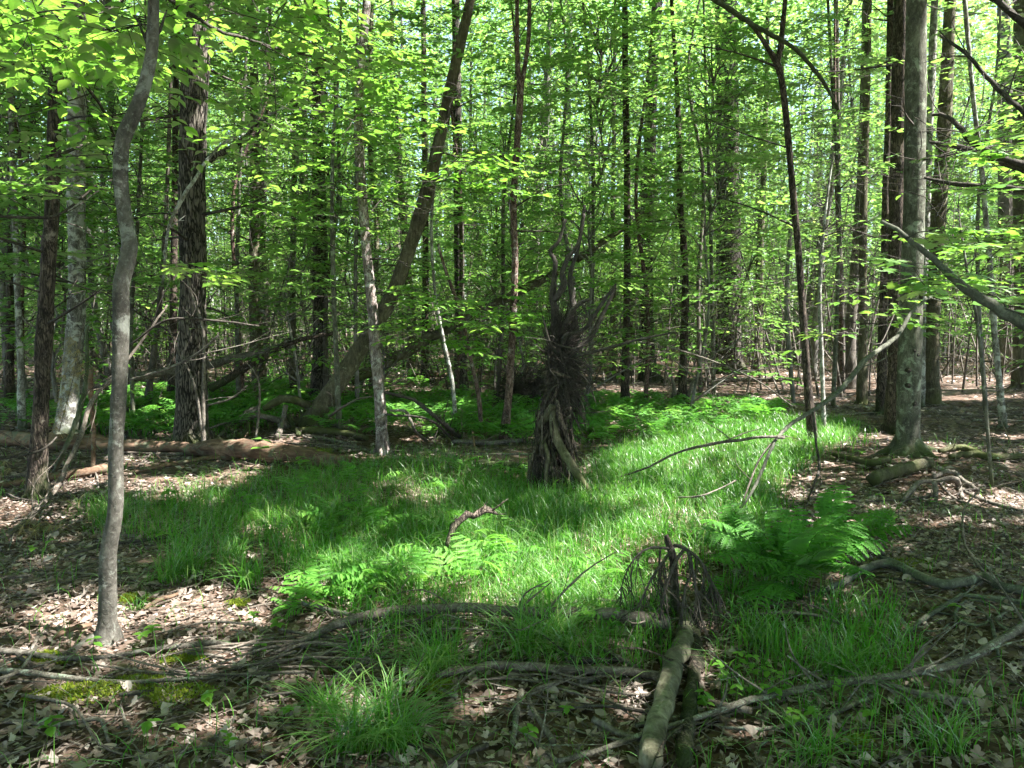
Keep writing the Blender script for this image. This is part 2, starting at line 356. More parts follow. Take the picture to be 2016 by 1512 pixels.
M['branch_green'] = bark_mat('smooth_green_grey_branch', (.048, .049, .036), (.11, .112, .084), (.18, .185, .14), (.23, .26, .2), .40, 10, .6, .25)
M['stem'] = leaf_mat('fern_stalk', [(.06, .08, .02), (.08, .10, .025), (.10, .11, .03)], [(.02, .03, .005)] * 3)

m, nt, out = nodes('forest_soil'); L = nt.links.new
pos = N(nt, 'ShaderNodeNewGeometry')
n1 = N(nt, 'ShaderNodeTexVoronoi', Scale=16.); L(pos.outputs['Position'], n1.inputs['Vector'])
n2 = N(nt, 'ShaderNodeTexNoise', Scale=30., Detail=8., Roughness=.7); L(pos.outputs['Position'], n2.inputs['Vector'])
n3 = N(nt, 'ShaderNodeTexNoise', Scale=.7, Detail=5.); L(pos.outputs['Position'], n3.inputs['Vector'])
sep = N(nt, 'ShaderNodeSeparateColor'); L(n1.outputs['Color'], sep.inputs[0])
av = N(nt, 'ShaderNodeMath', operation='ADD'); L(sep.outputs[0], av.inputs[0]); L(n2.outputs[0], av.inputs[1])
hv = N(nt, 'ShaderNodeMath', operation='MULTIPLY'); L(av.outputs[0], hv.inputs[0]); hv.inputs[1].default_value = .5
c1 = ramp(nt, [(.2, (.035, .024, .016)), (.5, (.13, .09, .068)), (.8, (.27, .20, .165))], hv.outputs[0])
c2 = ramp(nt, [(.44, (.55, .5, .45)), (.62, (1., 1., 1.))], n3.outputs[0])
mm = N(nt, 'ShaderNodeMix', data_type='RGBA', blend_type='MULTIPLY'); mm.inputs[0].default_value = 1; L(c1, mm.inputs[6]); L(c2, mm.inputs[7])
b = N(nt, 'ShaderNodeBsdfPrincipled', Roughness=.95); b.inputs['Specular IOR Level'].default_value = .15
L(mm.outputs[2], b.inputs['Base Color'])
bp = N(nt, 'ShaderNodeBump', Strength=.7, Distance=.03); L(hv.outputs[0], bp.inputs['Height']); L(bp.outputs[0], b.inputs['Normal'])
L(b.outputs[0], out.inputs[0]); M['soil'] = m

# ------------------------------------------------------------------ labels made from landmarks
LANDMARKS = []      # (phrase, x, y)
PENDING = []        # (object, description, x, y, far)
ORD = 'first second third fourth fifth sixth seventh eighth ninth tenth eleventh twelfth thirteenth fourteenth fifteenth sixteenth seventeenth eighteenth nineteenth twentieth'.split()
def landmark(phrase, p): LANDMARKS.append((phrase, float(p[0]), float(p[1])))
def later(o, desc, p, far=False): PENDING.append((o, desc, float(p[0]), float(p[1]), far))
def finish_labels():
    rows = {}
    for o, desc, x, y, far in PENDING:
        px, _ = proj((x, y, 0))
        if far:
            best = min(LANDMARKS, key=lambda l: abs(proj((l[1], l[2], 0))[0] - px) + (0 if 8.5 < l[2] < 25 else 400))
            rel = 'behind and left of' if proj((best[1], best[2], 0))[0] > px else 'behind and right of'
        else:
            best = min(LANDMARKS, key=lambda l: math.hypot(l[1] - x, (l[2] - y) * .8))
            dx, dy = x - best[1], y - best[2]
            rel = ('right of' if dx > 0 else 'left of') if abs(dx) > .8 * abs(dy) else ('behind' if dy > 0 else 'in front of')
        rows.setdefault(f'{desc} {rel} {best[0]}', []).append((px, o))
    for lab, v in rows.items():
        v.sort(key=lambda r: r[0])
        for i, (px, o) in enumerate(v):
            if len(v) == 1: o['label'] = lab
            elif i == 0: o['label'] = lab + ', leftmost'
            elif i == len(v) - 1: o['label'] = lab + ', rightmost'
            else: o['label'] = lab + ', ' + (ORD[i] if i < len(v) / 2 else ORD[len(v) - 1 - i]) + (' from left' if i < len(v) / 2 else ' from right')

# ------------------------------------------------------------------ ground
def axis(a, b, fine, coarse, f0, f1):
    out = [a]
    while out[-1] < b: out.append(out[-1] + (fine if f0 <= out[-1] <= f1 else coarse))
    return np.array(out)
gx = axis(-150, 150, .12, 3., -9, 9); gy = axis(-30, 190, .12, 2.5, 1.5, 15)
XX, YY = np.meshgrid(gx, gy); nx, ny = len(gx), len(gy)
ZZ = terrain(XX, YY) - .012 + np.where((YY < 16) & (YY > 1), RNG.normal(0, .007, XX.shape), 0)
idx = np.arange(nx * ny).reshape(ny, nx)
q = np.stack([idx[:-1, :-1], idx[:-1, 1:], idx[1:, 1:], idx[1:, :-1]], -1).reshape(-1, 4)
mb = MB().add(np.c_[XX.ravel(), YY.ravel(), ZZ.ravel()], np.vstack([q[:, [0, 1, 2]], q[:, [0, 2, 3]]]))
floor = link('ground', mb.mesh('ground', M['soil'])); tag(floor, 'brown forest ground of soil and old leaves', kind='structure')

# ------------------------------------------------------------------ leaf sprays
def spray_template(seed, L=1.0, nside=6, nleaf=6, leaf=.105):
    r = np.random.default_rng(seed)
    pos, dr, nrm, sz, A, B, ra = [], [], [], [], [], [], []
    def curve(t): return np.array([L * t, .06 * L * math.sin(3 * t + seed), -.14 * L * t * t])
    for i in range(5):
        A.append(curve(i / 5)); B.append(curve((i + 1) / 5)); ra.append(.006 * (1 - i * .17))
    ts = np.linspace(.18, 1., nside)
    for i, t in enumerate(ts):
        b = curve(t); last = i == nside - 1
        ang = 0 if last else (1 if i % 2 else -1) * r.uniform(.75, 1.1)
        l = L * (.25 if last else r.uniform(.30, .5) * (1.15 - .55 * t))
        d = np.array([math.cos(ang), math.sin(ang), r.uniform(-.15, .12)])
        A.append(b); B.append(b + d * l); ra.append(.003)
        k = max(3, int(nleaf * (l / (.4 * L)) + .5))
        for j in range(k):
            s = (j + .6) / k; side = 1 if (j + i) % 2 else -1
            la = ang + (0 if j == k - 1 else side * r.uniform(.6, 1.0))
            pos.append(b + d * l * s + np.array([0, 0, -.02 * s])); dr.append([math.cos(la), math.sin(la), r.uniform(-.35, .08)])
            nrm.append([r.normal(0, .22), r.normal(0, .22), 1]); sz.append(leaf * r.uniform(.65, 1.15))
    return dict(pos=np.array(pos), dr=np.array(dr), n=np.array(nrm), s=np.array(sz), A=np.array(A), B=np.array(B), ra=np.array(ra))
SPR = [spray_template(s, nside=7, nleaf=6) for s in range(6)]
SPR_FAR = [spray_template(50 + s, nside=6, nleaf=4, leaf=.15) for s in range(5)]

def rot_frame(yaw, pitch, roll=0.0):
    cy_, sy = math.cos(yaw), math.sin(yaw); cp, sp = math.cos(pitch), math.sin(pitch); cr, sr = math.cos(roll), math.sin(roll)
    x = np.array([cy_ * cp, sy * cp, sp]); yv = np.array([-sy, cy_, 0.]); z = np.cross(x, yv)
    yv, z = yv * cr + z * sr, z * cr - yv * sr
    return np.stack([x, yv, z], 1)     # columns

def add_spray(leaves, twigs, t, base, Rm, scale, leafscale=1., tpl=LEAF0, tint=None, rng=RNG, keep=None):
    pos = base + (t['pos'] * scale) @ Rm.T
    n = len(pos); k = np.ones(n, bool) if keep is None else keep(pos)
    if k.any():
        V, T = place(tpl[0], tpl[1], pos[k], (t['dr'] @ Rm.T)[k], (t['n'] @ Rm.T)[k], t['s'][k] * leafscale)
        ti = np.clip((rng.normal(.5, .16, k.sum()) if tint is None else rng.normal(tint, .16, k.sum())), 0, 1)
        leaves.add(V, T, np.repeat(ti, len(tpl[1])))
    if twigs is not None:
        V, T = sticks(base + (t['A'] * scale) @ Rm.T, base + (t['B'] * scale) @ Rm.T, t['ra'] * scale, t['ra'] * scale * .7)
        twigs.add(V, T)
    return pos[k]

def bough(A, B, r0, r1, sag=.1, sides=5, rng=RNG, wob=.06):
    A = np.asarray(A, float); B = np.asarray(B, float); L = np.linalg.norm(B - A)
    m1 = A * .66 + B * .34 + rng.normal(0, wob * L, 3); m2 = A * .33 + B * .67 + rng.normal(0, wob * L, 3) - [0, 0, sag * L]
    return tube(smooth_path(np.array([[*A, r0], [*m1, r0 * .75 + r1 * .25], [*m2, r0 * .4 + r1 * .6], [*B, r1]]), step=max(.1, L / 9)), sides, cap=False)

# ------------------------------------------------------------------ hero trees
def trunk_path(pts, Y, top, lean_Y=0.0):
    rows = []
    for i, (px, py, w) in enumerate(pts):
        yy = Y + lean_Y * i / (len(pts) - 1)
        p = P(px, py, yy); rows.append([*p, radpx(w, yy)])
    rows = np.array(rows)
    if top and rows[-1, 2] < top:
        d = rows[-1, :3] - rows[-2, :3]; d /= np.linalg.norm(d); k = rows[-1].copy(); z = k[2]; n = 4
        for i in range(1, n + 1):
            s = (top - z) / n; dd = d * (1 - .15 * i) + np.array([0, 0, .15 * i]); dd = dd / max(dd[2], .3)
            k = k.copy(); k[:3] += dd * s; k[3] = max(rows[-1, 3] * (1 - .2 * i), .012); rows = np.vstack([rows, k])
    return rows

def dead_twigs(mb_, path, n, zmin, zmax, rng, lmin=.5, lmax=1.8, up=.1, r=.012, fork=True):
    """bare branches leaving a trunk path"""
    pz = path[:, 2]; ok = np.nonzero((pz > zmin) & (pz < zmax))[0]
    if not len(ok): return
    for _ in range(n):
        b = path[rng.choice(ok)]; a = rng.uniform(0, 6.283); l = rng.uniform(lmin, lmax); tilt = rng.normal(up, .25)
        d = unit(np.array([math.cos(a), math.sin(a), tilt])); e = b[:3] + d * l
        r0 = min(r * rng.uniform(.6, 1.3), b[3] * .6)
        mid = (b[:3] + e) / 2 + rng.normal(0, .07 * l, 3)
        pth = smooth_path(np.array([[*b[:3], r0], [*mid, r0 * .65], [*e, r0 * .25]]), step=l / 6)
        mb_.add(*tube(pth, 4, cap=False))
        if fork:
            k = rng.integers(1, 4); A, B = [], []
            for _ in range(k):
                s = pth[rng.integers(2, len(pth) - 1)]; dd = unit(d + rng.normal(0, .6, 3)); A.append(s[:3]); B.append(s[:3] + dd * l * rng.uniform(.2, .45))
            mb_.add(*sticks(A, B, r0 * .35, r0 * .12))

def roots_for(mb_, base, r, n, rng, spread=1.7):
    a0 = rng.uniform(0, 6.28)
    for i in range(n):
        a = a0 + i * 6.283 / n + rng.normal(0, .25); L = r * rng.uniform(spread * .7, spread * 1.3) + .06
        d = np.array([math.cos(a), math.sin(a)])
        rows = []
        for t, rr, zz in ((0, .5, r * 1.0), (.3, .42, r * .3), (.6, .3, .0), (1., .14, -.04)):
            xy = base[:2] + d * (r * .35 + L * t) + rng.normal(0, .03 * t, 2)
            rows.append([*xy, float(terrain(*xy)) + zz, r * rr * .8])
        mb_.add(*tube(smooth_path(np.array(rows), step=.05), 7, .06))

def crown_up(leaves, path, n, rng, r=(1.2, 3.0), zmin=None, scale=1.5):
    """sprays around the upper trunk, out of frame as a rule"""
    pz = path[:, 2]; zt = pz.max(); ok = np.nonzero(pz > (zmin if zmin else zt * .6))[0]
    for _ in range(n):
        b = path[rng.choice(ok)][:3]; a = rng.uniform(0, 6.283); rad = rng.uniform(*r)
        base = b + np.array([math.cos(a) * rad, math.sin(a) * rad, rad * rng.uniform(.1, .6)])
        def keep(pos):
            g = pos - SUN * (pos[:, 2:3] / SUN[2]); return ~lit(g[:, 0], g[:, 1], 1.0, LITB)
        add_spray(leaves, None, SPR_FAR[rng.integers(5)], base, rot_frame(a, rng.uniform(-.3, .2)), scale, 1.4, rng=rng, keep=keep)

HEROES = {}
def hero(key, label, bark, pts, base=None, top=12., roots=4, lump=.05, sides=14, twigs=0, tz=(1., 6.), extra=None, crown=40, cat='tree', phrase=None, name='tree', Y=None, lean_Y=0., flare=1.25, twig_r=.012):
    rng = np.random.default_rng(abs(hash_(key)))
    b = G(pts[0][0], pts[0][1]) if Y is None else P(pts[0][0], pts[0][1], Y)
    rows = trunk_path(pts, b[1], top, lean_Y)
    rows[0, 3] *= flare; low = rows[0].copy(); low[2] -= .12; low[3] *= 1.1
    path = smooth_path(np.vstack([low, rows]), step=max(.06, rows[:, 3].mean() * .9))
    root = empty(name, b)
    tag(root, label, cat)
    mb_ = MB().add(*tube(path, sides, lump))
    t = link('trunk', mb_.mesh('trunk', M[bark], origin=b), root)
    if roots:
        mr = MB(); roots_for(mr, b, rows[0, 3] * .9, roots, rng)
        link('root_flare', mr.mesh('root_flare', M[bark], origin=b), root)
    for _ in range(twigs):
        mt = MB(); dead_twigs(mt, path, 1, tz[0], tz[1], rng, r=twig_r)
        if mt.n: link('bare_branch', mt.mesh('bare_branch', M['twig_dark'], origin=b), root)
    if crown:
        ml = MB(); crown_up(ml, path, crown, rng)
        link('crown', ml.mesh('crown', M['leaf_far'], smooth=False, origin=b), root)
    if phrase: landmark(phrase, b)
    HEROES[key] = dict(root=root, path=path, b=b, rng=rng, bark=bark)
    return HEROES[key]
def hash_(s):
    h = 7
    for c in s: h = (h * 131 + ord(c)) % 1000003
    return h
def side_stem(h, pts, Y, bark=None, name='side_stem', sides=8, top=None):
    rows = trunk_path(pts, Y, top) if top else np.array([[*P(px, py, Y), radpx(w, Y)] for px, py, w in pts])
    o = link(name, MB().add(*tube(smooth_path(rows, step=.06), sides, .05)).mesh(name, M[bark or h['bark']], origin=h['b']), h['root'])
    return rows

h = hero('curvy', 'curvy smooth grey sapling bending left then right, nearest tree at front left', 'bark_sapling',
         [(212, 1262, 46), (211, 1225, 36), (212, 1195, 35), (213, 1091, 33), (222, 1040, 31), (229, 985, 28), (228, 882, 28), (235, 743, 29), (238, 620, 30), (238, 560, 31), (250, 515, 29), (255, 484, 30), (244, 416, 27), (238, 347, 27), (240, 295, 27), (249, 257, 28), (264, 226, 26), (283, 173, 25), (298, 104, 23), (302, 0, 21)],
         top=5.2, roots=0, lump=.03, crown=0, phrase='the curvy grey sapling', name='curvy_sapling')
Yc = h['b'][1]
rt = [G(214, 1258), G(195, 1262), G(165, 1272), G(135, 1290), G(100, 1300)]
link('root', MB().add(*tube(smooth_path(np.array([[*(p + [0, 0, .03 if i < 2 else .005]), .03 - .004 * i] for i, p in enumerate(rt)]), step=.03), 8, .08)).mesh('root', M['bark_sapling'], origin=h['b']), h['root'])

hero('leftdark', 'dark brown flaky trunk leaning slightly right near the left picture edge', 'bark_dark',
     [(72, 985, 36), (78, 870, 31), (85, 700, 30), (92, 580, 28), (97, 500, 28), (102, 430, 26), (104, 350, 25), (108, 210, 24), (114, 130, 24), (117, 0, 23)], twigs=10, tz=(1.4, 5), phrase='the dark left trunk', crown=30)
hero('lichen', 'pale grey lichen-blotched trunk behind the dark left trunk', 'bark_lichen',
     [(134, 860, 42), (138, 780, 36), (148, 650, 33), (151, 560, 31), (150, 430, 33), (150, 330, 34), (153, 180, 32), (150, 0, 30)], twigs=8, phrase='the lichened pale trunk', crown=40)
hp = hero('pine', 'broad dark furrowed trunk with dead stem up its side, beyond the rotten log', 'bark_pine',
     [(380, 884, 66), (378, 820, 60), (378, 700, 56), (379, 600, 52), (380, 500, 50), (378, 400, 48), (382, 200, 48), (396, 0, 47)], sides=20, twigs=26, tz=(1.2, 7), phrase='the broad pine trunk', crown=60, lump=.04, twig_r=.018)
side_stem(hp, [(401, 880, 9), (400, 800, 8), (402, 700, 7), (398, 640, 6), (372, 560, 5), (366, 500, 4)], hp['b'][1] - .28, 'deadwood', 'dead_stem')
side_stem(hp, [(398, 860, 5), (388, 780, 5), (372, 730, 4), (350, 690, 3), (330, 640, 3)], hp['b'][1] - .3, 'deadwood', 'dead_stem')
side_stem(hp, [(402, 318, 16), (440, 300, 12), (475, 278, 9), (500, 250, 7), (520, 230, 5)], hp['b'][1], 'bark_pine', 'stout_limb')
hero('mid630', 'straight dark rough trunk just behind the leaning tree base', 'bark_pine',
     [(630, 790, 34), (630, 700, 31), (630, 500, 29), (628, 300, 26), (625, 100, 23), (624, 0, 22)], twigs=26, tz=(1.2, 8), phrase='the straight dark trunk', crown=60)
hero('slimred', 'slim pinkish-grey flaky trunk curving up left, sunlit on its side', 'bark_pale',
     [(755, 892, 27), (753, 860, 25), (749, 800, 24), (740, 700, 22), (732, 600, 20), (722, 500, 18), (714, 400, 19), (708, 300, 18), (706, 240, 18), (708, 150, 17), (716, 70, 16), (722, 0, 15)], twigs=6, phrase='the slim pinkish trunk', crown=30)
hl = hero('leaning', 'thick mossy tree leaning strongly right from a bent base', 'bark_mossy',
     [(612, 836, 36), (624, 812, 37), (650, 778, 36), (692, 715, 34), (735, 648, 31), (775, 575, 28), (813, 469, 27), (832, 410, 29), (865, 278, 23), (886, 174, 21), (914, 52, 18), (925, 0, 17)], twigs=6, phrase='the leaning mossy tree', crown=40, roots=3, lump=.05, sides=18)
h9 = hero('slim1000', 'slim dark trunk forking into two thin stems high up, left of the root snag', 'bark_red',
     [(993, 868, 19), (998, 810, 16), (1004, 740, 15), (1009, 650, 14), (1014, 520, 13), (1011, 400, 13), (1018, 280, 13), (1024, 190, 13), (1019, 120, 9), (1018, 0, 8)], twigs=5, phrase='the slim forked trunk', crown=30)
side_stem(h9, [(1024, 195, 9), (1033, 130, 9), (1040, 80, 8), (1043, 0, 8)], h9['b'][1], top=9)
hero('t1235', 'straight slender dark trunk right of the root snag', 'bark_dark',
     [(1231, 800, 18), (1231, 740, 15), (1234, 600, 14), (1235, 400, 13), (1232, 200, 12), (1230, 0, 11)], twigs=10, tz=(1.5, 8), phrase='the slender dark trunk', crown=30)
hero('t1275', 'stout dark conifer trunk with bare side branches right of centre', 'bark_pine',
     [(1279, 752, 40), (1275, 700, 32), (1272, 600, 30), (1271, 500, 28), (1274, 420, 25), (1279, 330, 22), (1283, 200, 21), (1293, 0, 19)], twigs=34, tz=(1.5, 10), phrase='the stout conifer trunk', crown=60, twig_r=.016)
ht = hero('twin', 'broadest far trunk with a thinner trunk fused to its left side', 'bark_pine',
     [(1436, 732, 50), (1436, 690, 46), (1437, 500, 41), (1436, 300, 36), (1434, 0, 30)], twigs=30, tz=(2, 12), phrase='the twin far trunk', crown=70, twig_r=.018)
side_stem(ht, [(1415, 728, 20), (1416, 600, 17), (1418, 450, 15), (1416, 200, 12), (1412, 0, 10)], ht['b'][1] + .2, top=13)
hero('t1495', 'straight thin mossy trunk right of the twin far trunk', 'bark_mossy',
     [(1491, 738, 17), (1494, 640, 15), (1496, 500, 14), (1503, 350, 11), (1508, 200, 9), (1512, 0, 7)], twigs=10, tz=(2, 9), crown=30)
hf = hero('forked', 'slim dark tree forking into a wide Y near the top', 'bark_dark',
     [(1600, 872, 18), (1590, 760, 15), (1581, 620, 14), (1574, 520, 13), (1570, 470, 13), (1559, 350, 12), (1547, 220, 12), (1538, 155, 12), (1529, 124, 13), (1512, 96, 9), (1480, 50, 8), (1440, 22, 7), (1395, -5, 6)], twigs=6, top=None, phrase='the forked dark tree', crown=0, roots=3)
side_stem(hf, [(1530, 126, 11), (1537, 90, 10), (1541, 50, 9), (1546, 0, 8)], hf['b'][1], top=9)
hr = hero('right', 'large smooth grey-green trunk with dark woodpecker holes and a mossy base', 'bark_grey',
     [(1787, 893, 56), (1788, 870, 48), (1789, 800, 44), (1793, 650, 43), (1796, 520, 40), (1800, 400, 39), (1802, 250, 38), (1803, 100, 37), (1804, 0, 36)], sides=22, lump=.02, twigs=4, tz=(2.5, 6), phrase='the holed grey trunk', crown=40, roots=3)
for (px, py, s) in ((1803, 583, 8), (1788, 549, 5), (1779, 728, 8), (1778, 758, 8), (1789, 793, 7), (1796, 698, 5), (1797, 621, 5), (1789, 690, 4)):
    Yh = hr['b'][1]; c = P(px, py, Yh); i = np.argmin(abs(hr['path'][:, 2] - c[2])); ax = hr['path'][i]
    R_ = ax[3]; dx = np.clip(c[0] - ax[0], -R_ * .9, R_ * .9); yy = ax[1] - math.sqrt(max(R_ * R_ - dx * dx, 0))
    n_ = unit(np.array([dx, yy - ax[1], 0.])); r0 = radpx(s * 2, Yh) * .55
    c3 = np.array([ax[0] + dx, yy, c[2]])
    pth = np.array([[*(c3 + n_ * .006), r0 * 1.25], [*(c3 + n_ * .010), r0 * 1.05], [*(c3 + n_ * .004), r0 * .8], [*(c3 + n_ * .0025), .002]])
    o = link('hole', MB().add(*tube(pth, 9, .12, cap=True)).mesh('hole', M['twig_dark'], origin=hr['b']), hr['root'])
hero('behindright', 'dark brown shaggy trunk half hidden left behind the holed grey trunk', 'bark_dark',
     [(1762, 850, 36), (1764, 700, 31), (1766, 500, 29), (1768, 300, 29), (1772, 100, 27), (1774, 0, 26)], twigs=14, tz=(1.5, 8), crown=40)
hero('lean1850', 'brown trunk leaning right just behind the holed grey trunk', 'bark_mossy',
     [(1830, 795, 34), (1834, 650, 31), (1843, 500, 30), (1852, 350, 27), (1860, 230, 25), (1871, 0, 20)], twigs=16, tz=(1.5, 9), phrase='the brown leaning trunk', crown=50)
hero('thin1840', 'thin pale trunk close against the right side of the holed trunk', 'bark_lichen',
     [(1812, 800, 14), (1816, 600, 14), (1824, 400, 14), (1832, 200, 14), (1840, 0, 13)], twigs=4, crown=20, roots=0)
hero('slim1905', 'slender pale grey trunk leaning left at the right side', 'bark_lichen',
     [(1975, 842, 13), (1966, 740, 11), (1957, 640, 11), (1947, 500, 10), (1932, 330, 9), (1917, 200, 8), (1899, 0, 8)], twigs=8, phrase='the slender pale trunk', crown=25, roots=2)
hero('r1985', 'stout dark trunk with many dead branches at the right picture edge', 'bark_farbrown',
     [(1985, 735, 34), (1984, 600, 30), (1980, 400, 28), (1978, 200, 25), (1976, 0, 22)], twigs=40, tz=(1.5, 9), phrase='the right edge trunk', crown=40, twig_r=.02)
hero('r2014', 'dark trunk cut by the right picture edge with drooping dead limbs', 'bark_farbrown',
     [(2016, 765, 36), (2014, 600, 32), (2012, 400, 30), (2010, 0, 26)], twigs=34, tz=(1.5, 7), crown=40, twig_r=.018)
hs = hero('snag1347', 'slim dark trunk with a splintered base at the far grass edge', 'bark_dark',
         [(1345, 805, 26), (1343, 770, 18), (1346, 700, 15), (1349, 600, 14), (1348, 520, 13), (1340, 400, 11), (1336, 250, 10), (1328, 100, 8), (1322, 0, 7)], twigs=16, tz=(.8, 6), crown=25, phrase='the splintered dark trunk', lump=.1)
side_stem(hs, [(1322, 805, 12), (1328, 770, 10), (1322, 740, 4)], hs['b'][1] - .1, 'deadwood', 'splinter')
side_stem(hs, [(1352, 790, 7), (1364, 755, 8), (1376, 735, 3)], hs['b'][1] - .1, 'deadwood', 'splinter')
for key, lab, bark, pts in (
    ('m837', 'short dark trunk in front of pale fallen wood left of centre', 'bark_dark', [(836, 755, 18), (837, 700, 15), (838, 500, 13), (835, 200, 11), (833, 0, 10)]),
    ('m907', 'dark thick trunk behind the fern bed left of the slim forked trunk', 'bark_pine', [(908, 775, 28), (906, 700, 23), (904, 500, 20), (900, 250, 18), (897, 0, 15)]),
    ('m1046', 'barkless pale trunk behind the slim forked trunk', 'deadwood', [(1044, 725, 18), (1046, 600, 15), (1055, 400, 15), (1067, 250, 13), (1077, 150, 12), (1082, 50, 8)]),
    ('m1120', 'pale grey trunk rising straight behind the root snag', 'bark_lichen', [(1122, 735, 18), (1122, 600, 16), (1118, 400, 14), (1118, 200, 12), (1124, 0, 10)]),
    ('m1205', 'thin brown trunk between root snag and slender dark trunk', 'bark_farbrown', [(1206, 752, 13), (1208, 600, 11), (1207, 400, 9), (1210, 100, 7)]),
    ('m1673', 'thick brown trunk left of the holed grey trunk, far back', 'bark_farbrown', [(1672, 765, 24), (1674, 650, 21), (1690, 450, 19), (1700, 250, 17), (1706, 0, 14)]),
    ('m1698', 'grey-brown trunk in the row left of the holed trunk', 'bark_mossy', [(1697, 795, 18), (1698, 650, 16), (1700, 400, 15), (1706, 200, 13), (1710, 0, 12)]),
    ('m1736', 'dark straight trunk nearest on the left of the holed trunk', 'bark_dark', [(1735, 815, 19), (1738, 650, 16), (1744, 400, 14), (1750, 200, 13), (1753, 0, 12)]),
    ('m1655', 'thin dark trunk leftmost of the row by the holed trunk', 'bark_farbrown', [(1655, 770, 13), (1656, 600, 12), (1650, 400, 10), (1649, 200, 9), (1646, 0, 8)]),
    ('m46', 'thin pale trunk at the far left edge', 'bark_lichen', [(44, 845, 14), (40, 700, 12), (32, 500, 11), (22, 250, 10), (15, 0, 9)]),
    ('m25', 'dark thin trunk nearest the left picture edge', 'bark_dark', [(18, 800, 16), (20, 600, 14), (22, 300, 13), (20, 0, 12)]),
    ('m345', 'slim dark trunk just left behind the broad pine trunk', 'bark_dark', [(340, 790, 16), (342, 600, 14), (345, 300, 12), (348, 0, 10)]),
    ('m300', 'leaning thin brown trunk between sapling and broad pine', 'bark_farbrown', [(290, 798, 12), (305, 680, 11), (318, 560, 10), (328, 400, 8), (335, 200, 7)]),
    ('m575', 'pale greenish thin trunk left of the straight dark trunk', 'bark_mossy', [(578, 780, 13), (576, 600, 12), (580, 300, 10), (585, 0, 9)]),
    ('m520', 'thin grey trunk between broad pine and straight dark trunk', 'bark_far', [(515, 745, 14), (518, 500, 12), (522, 200, 10), (524, 0, 9)]),
):
    hero(key, lab, bark, pts, twigs=9, tz=(1.3, 8), crown=30, roots=3, sides=10, top=13)

# ------------------------------------------------------------------ understory saplings with visible sprays
def keep_dapple(pos):
    g = pos - SUN * (pos[:, 2:3] / SUN[2]); m = lit(g[:, 0], g[:, 1], .85) & (g[:, 1] < 40) & (pos[:, 2] > .8)
    return ~(m & (RNG.random(len(pos)) < .95))

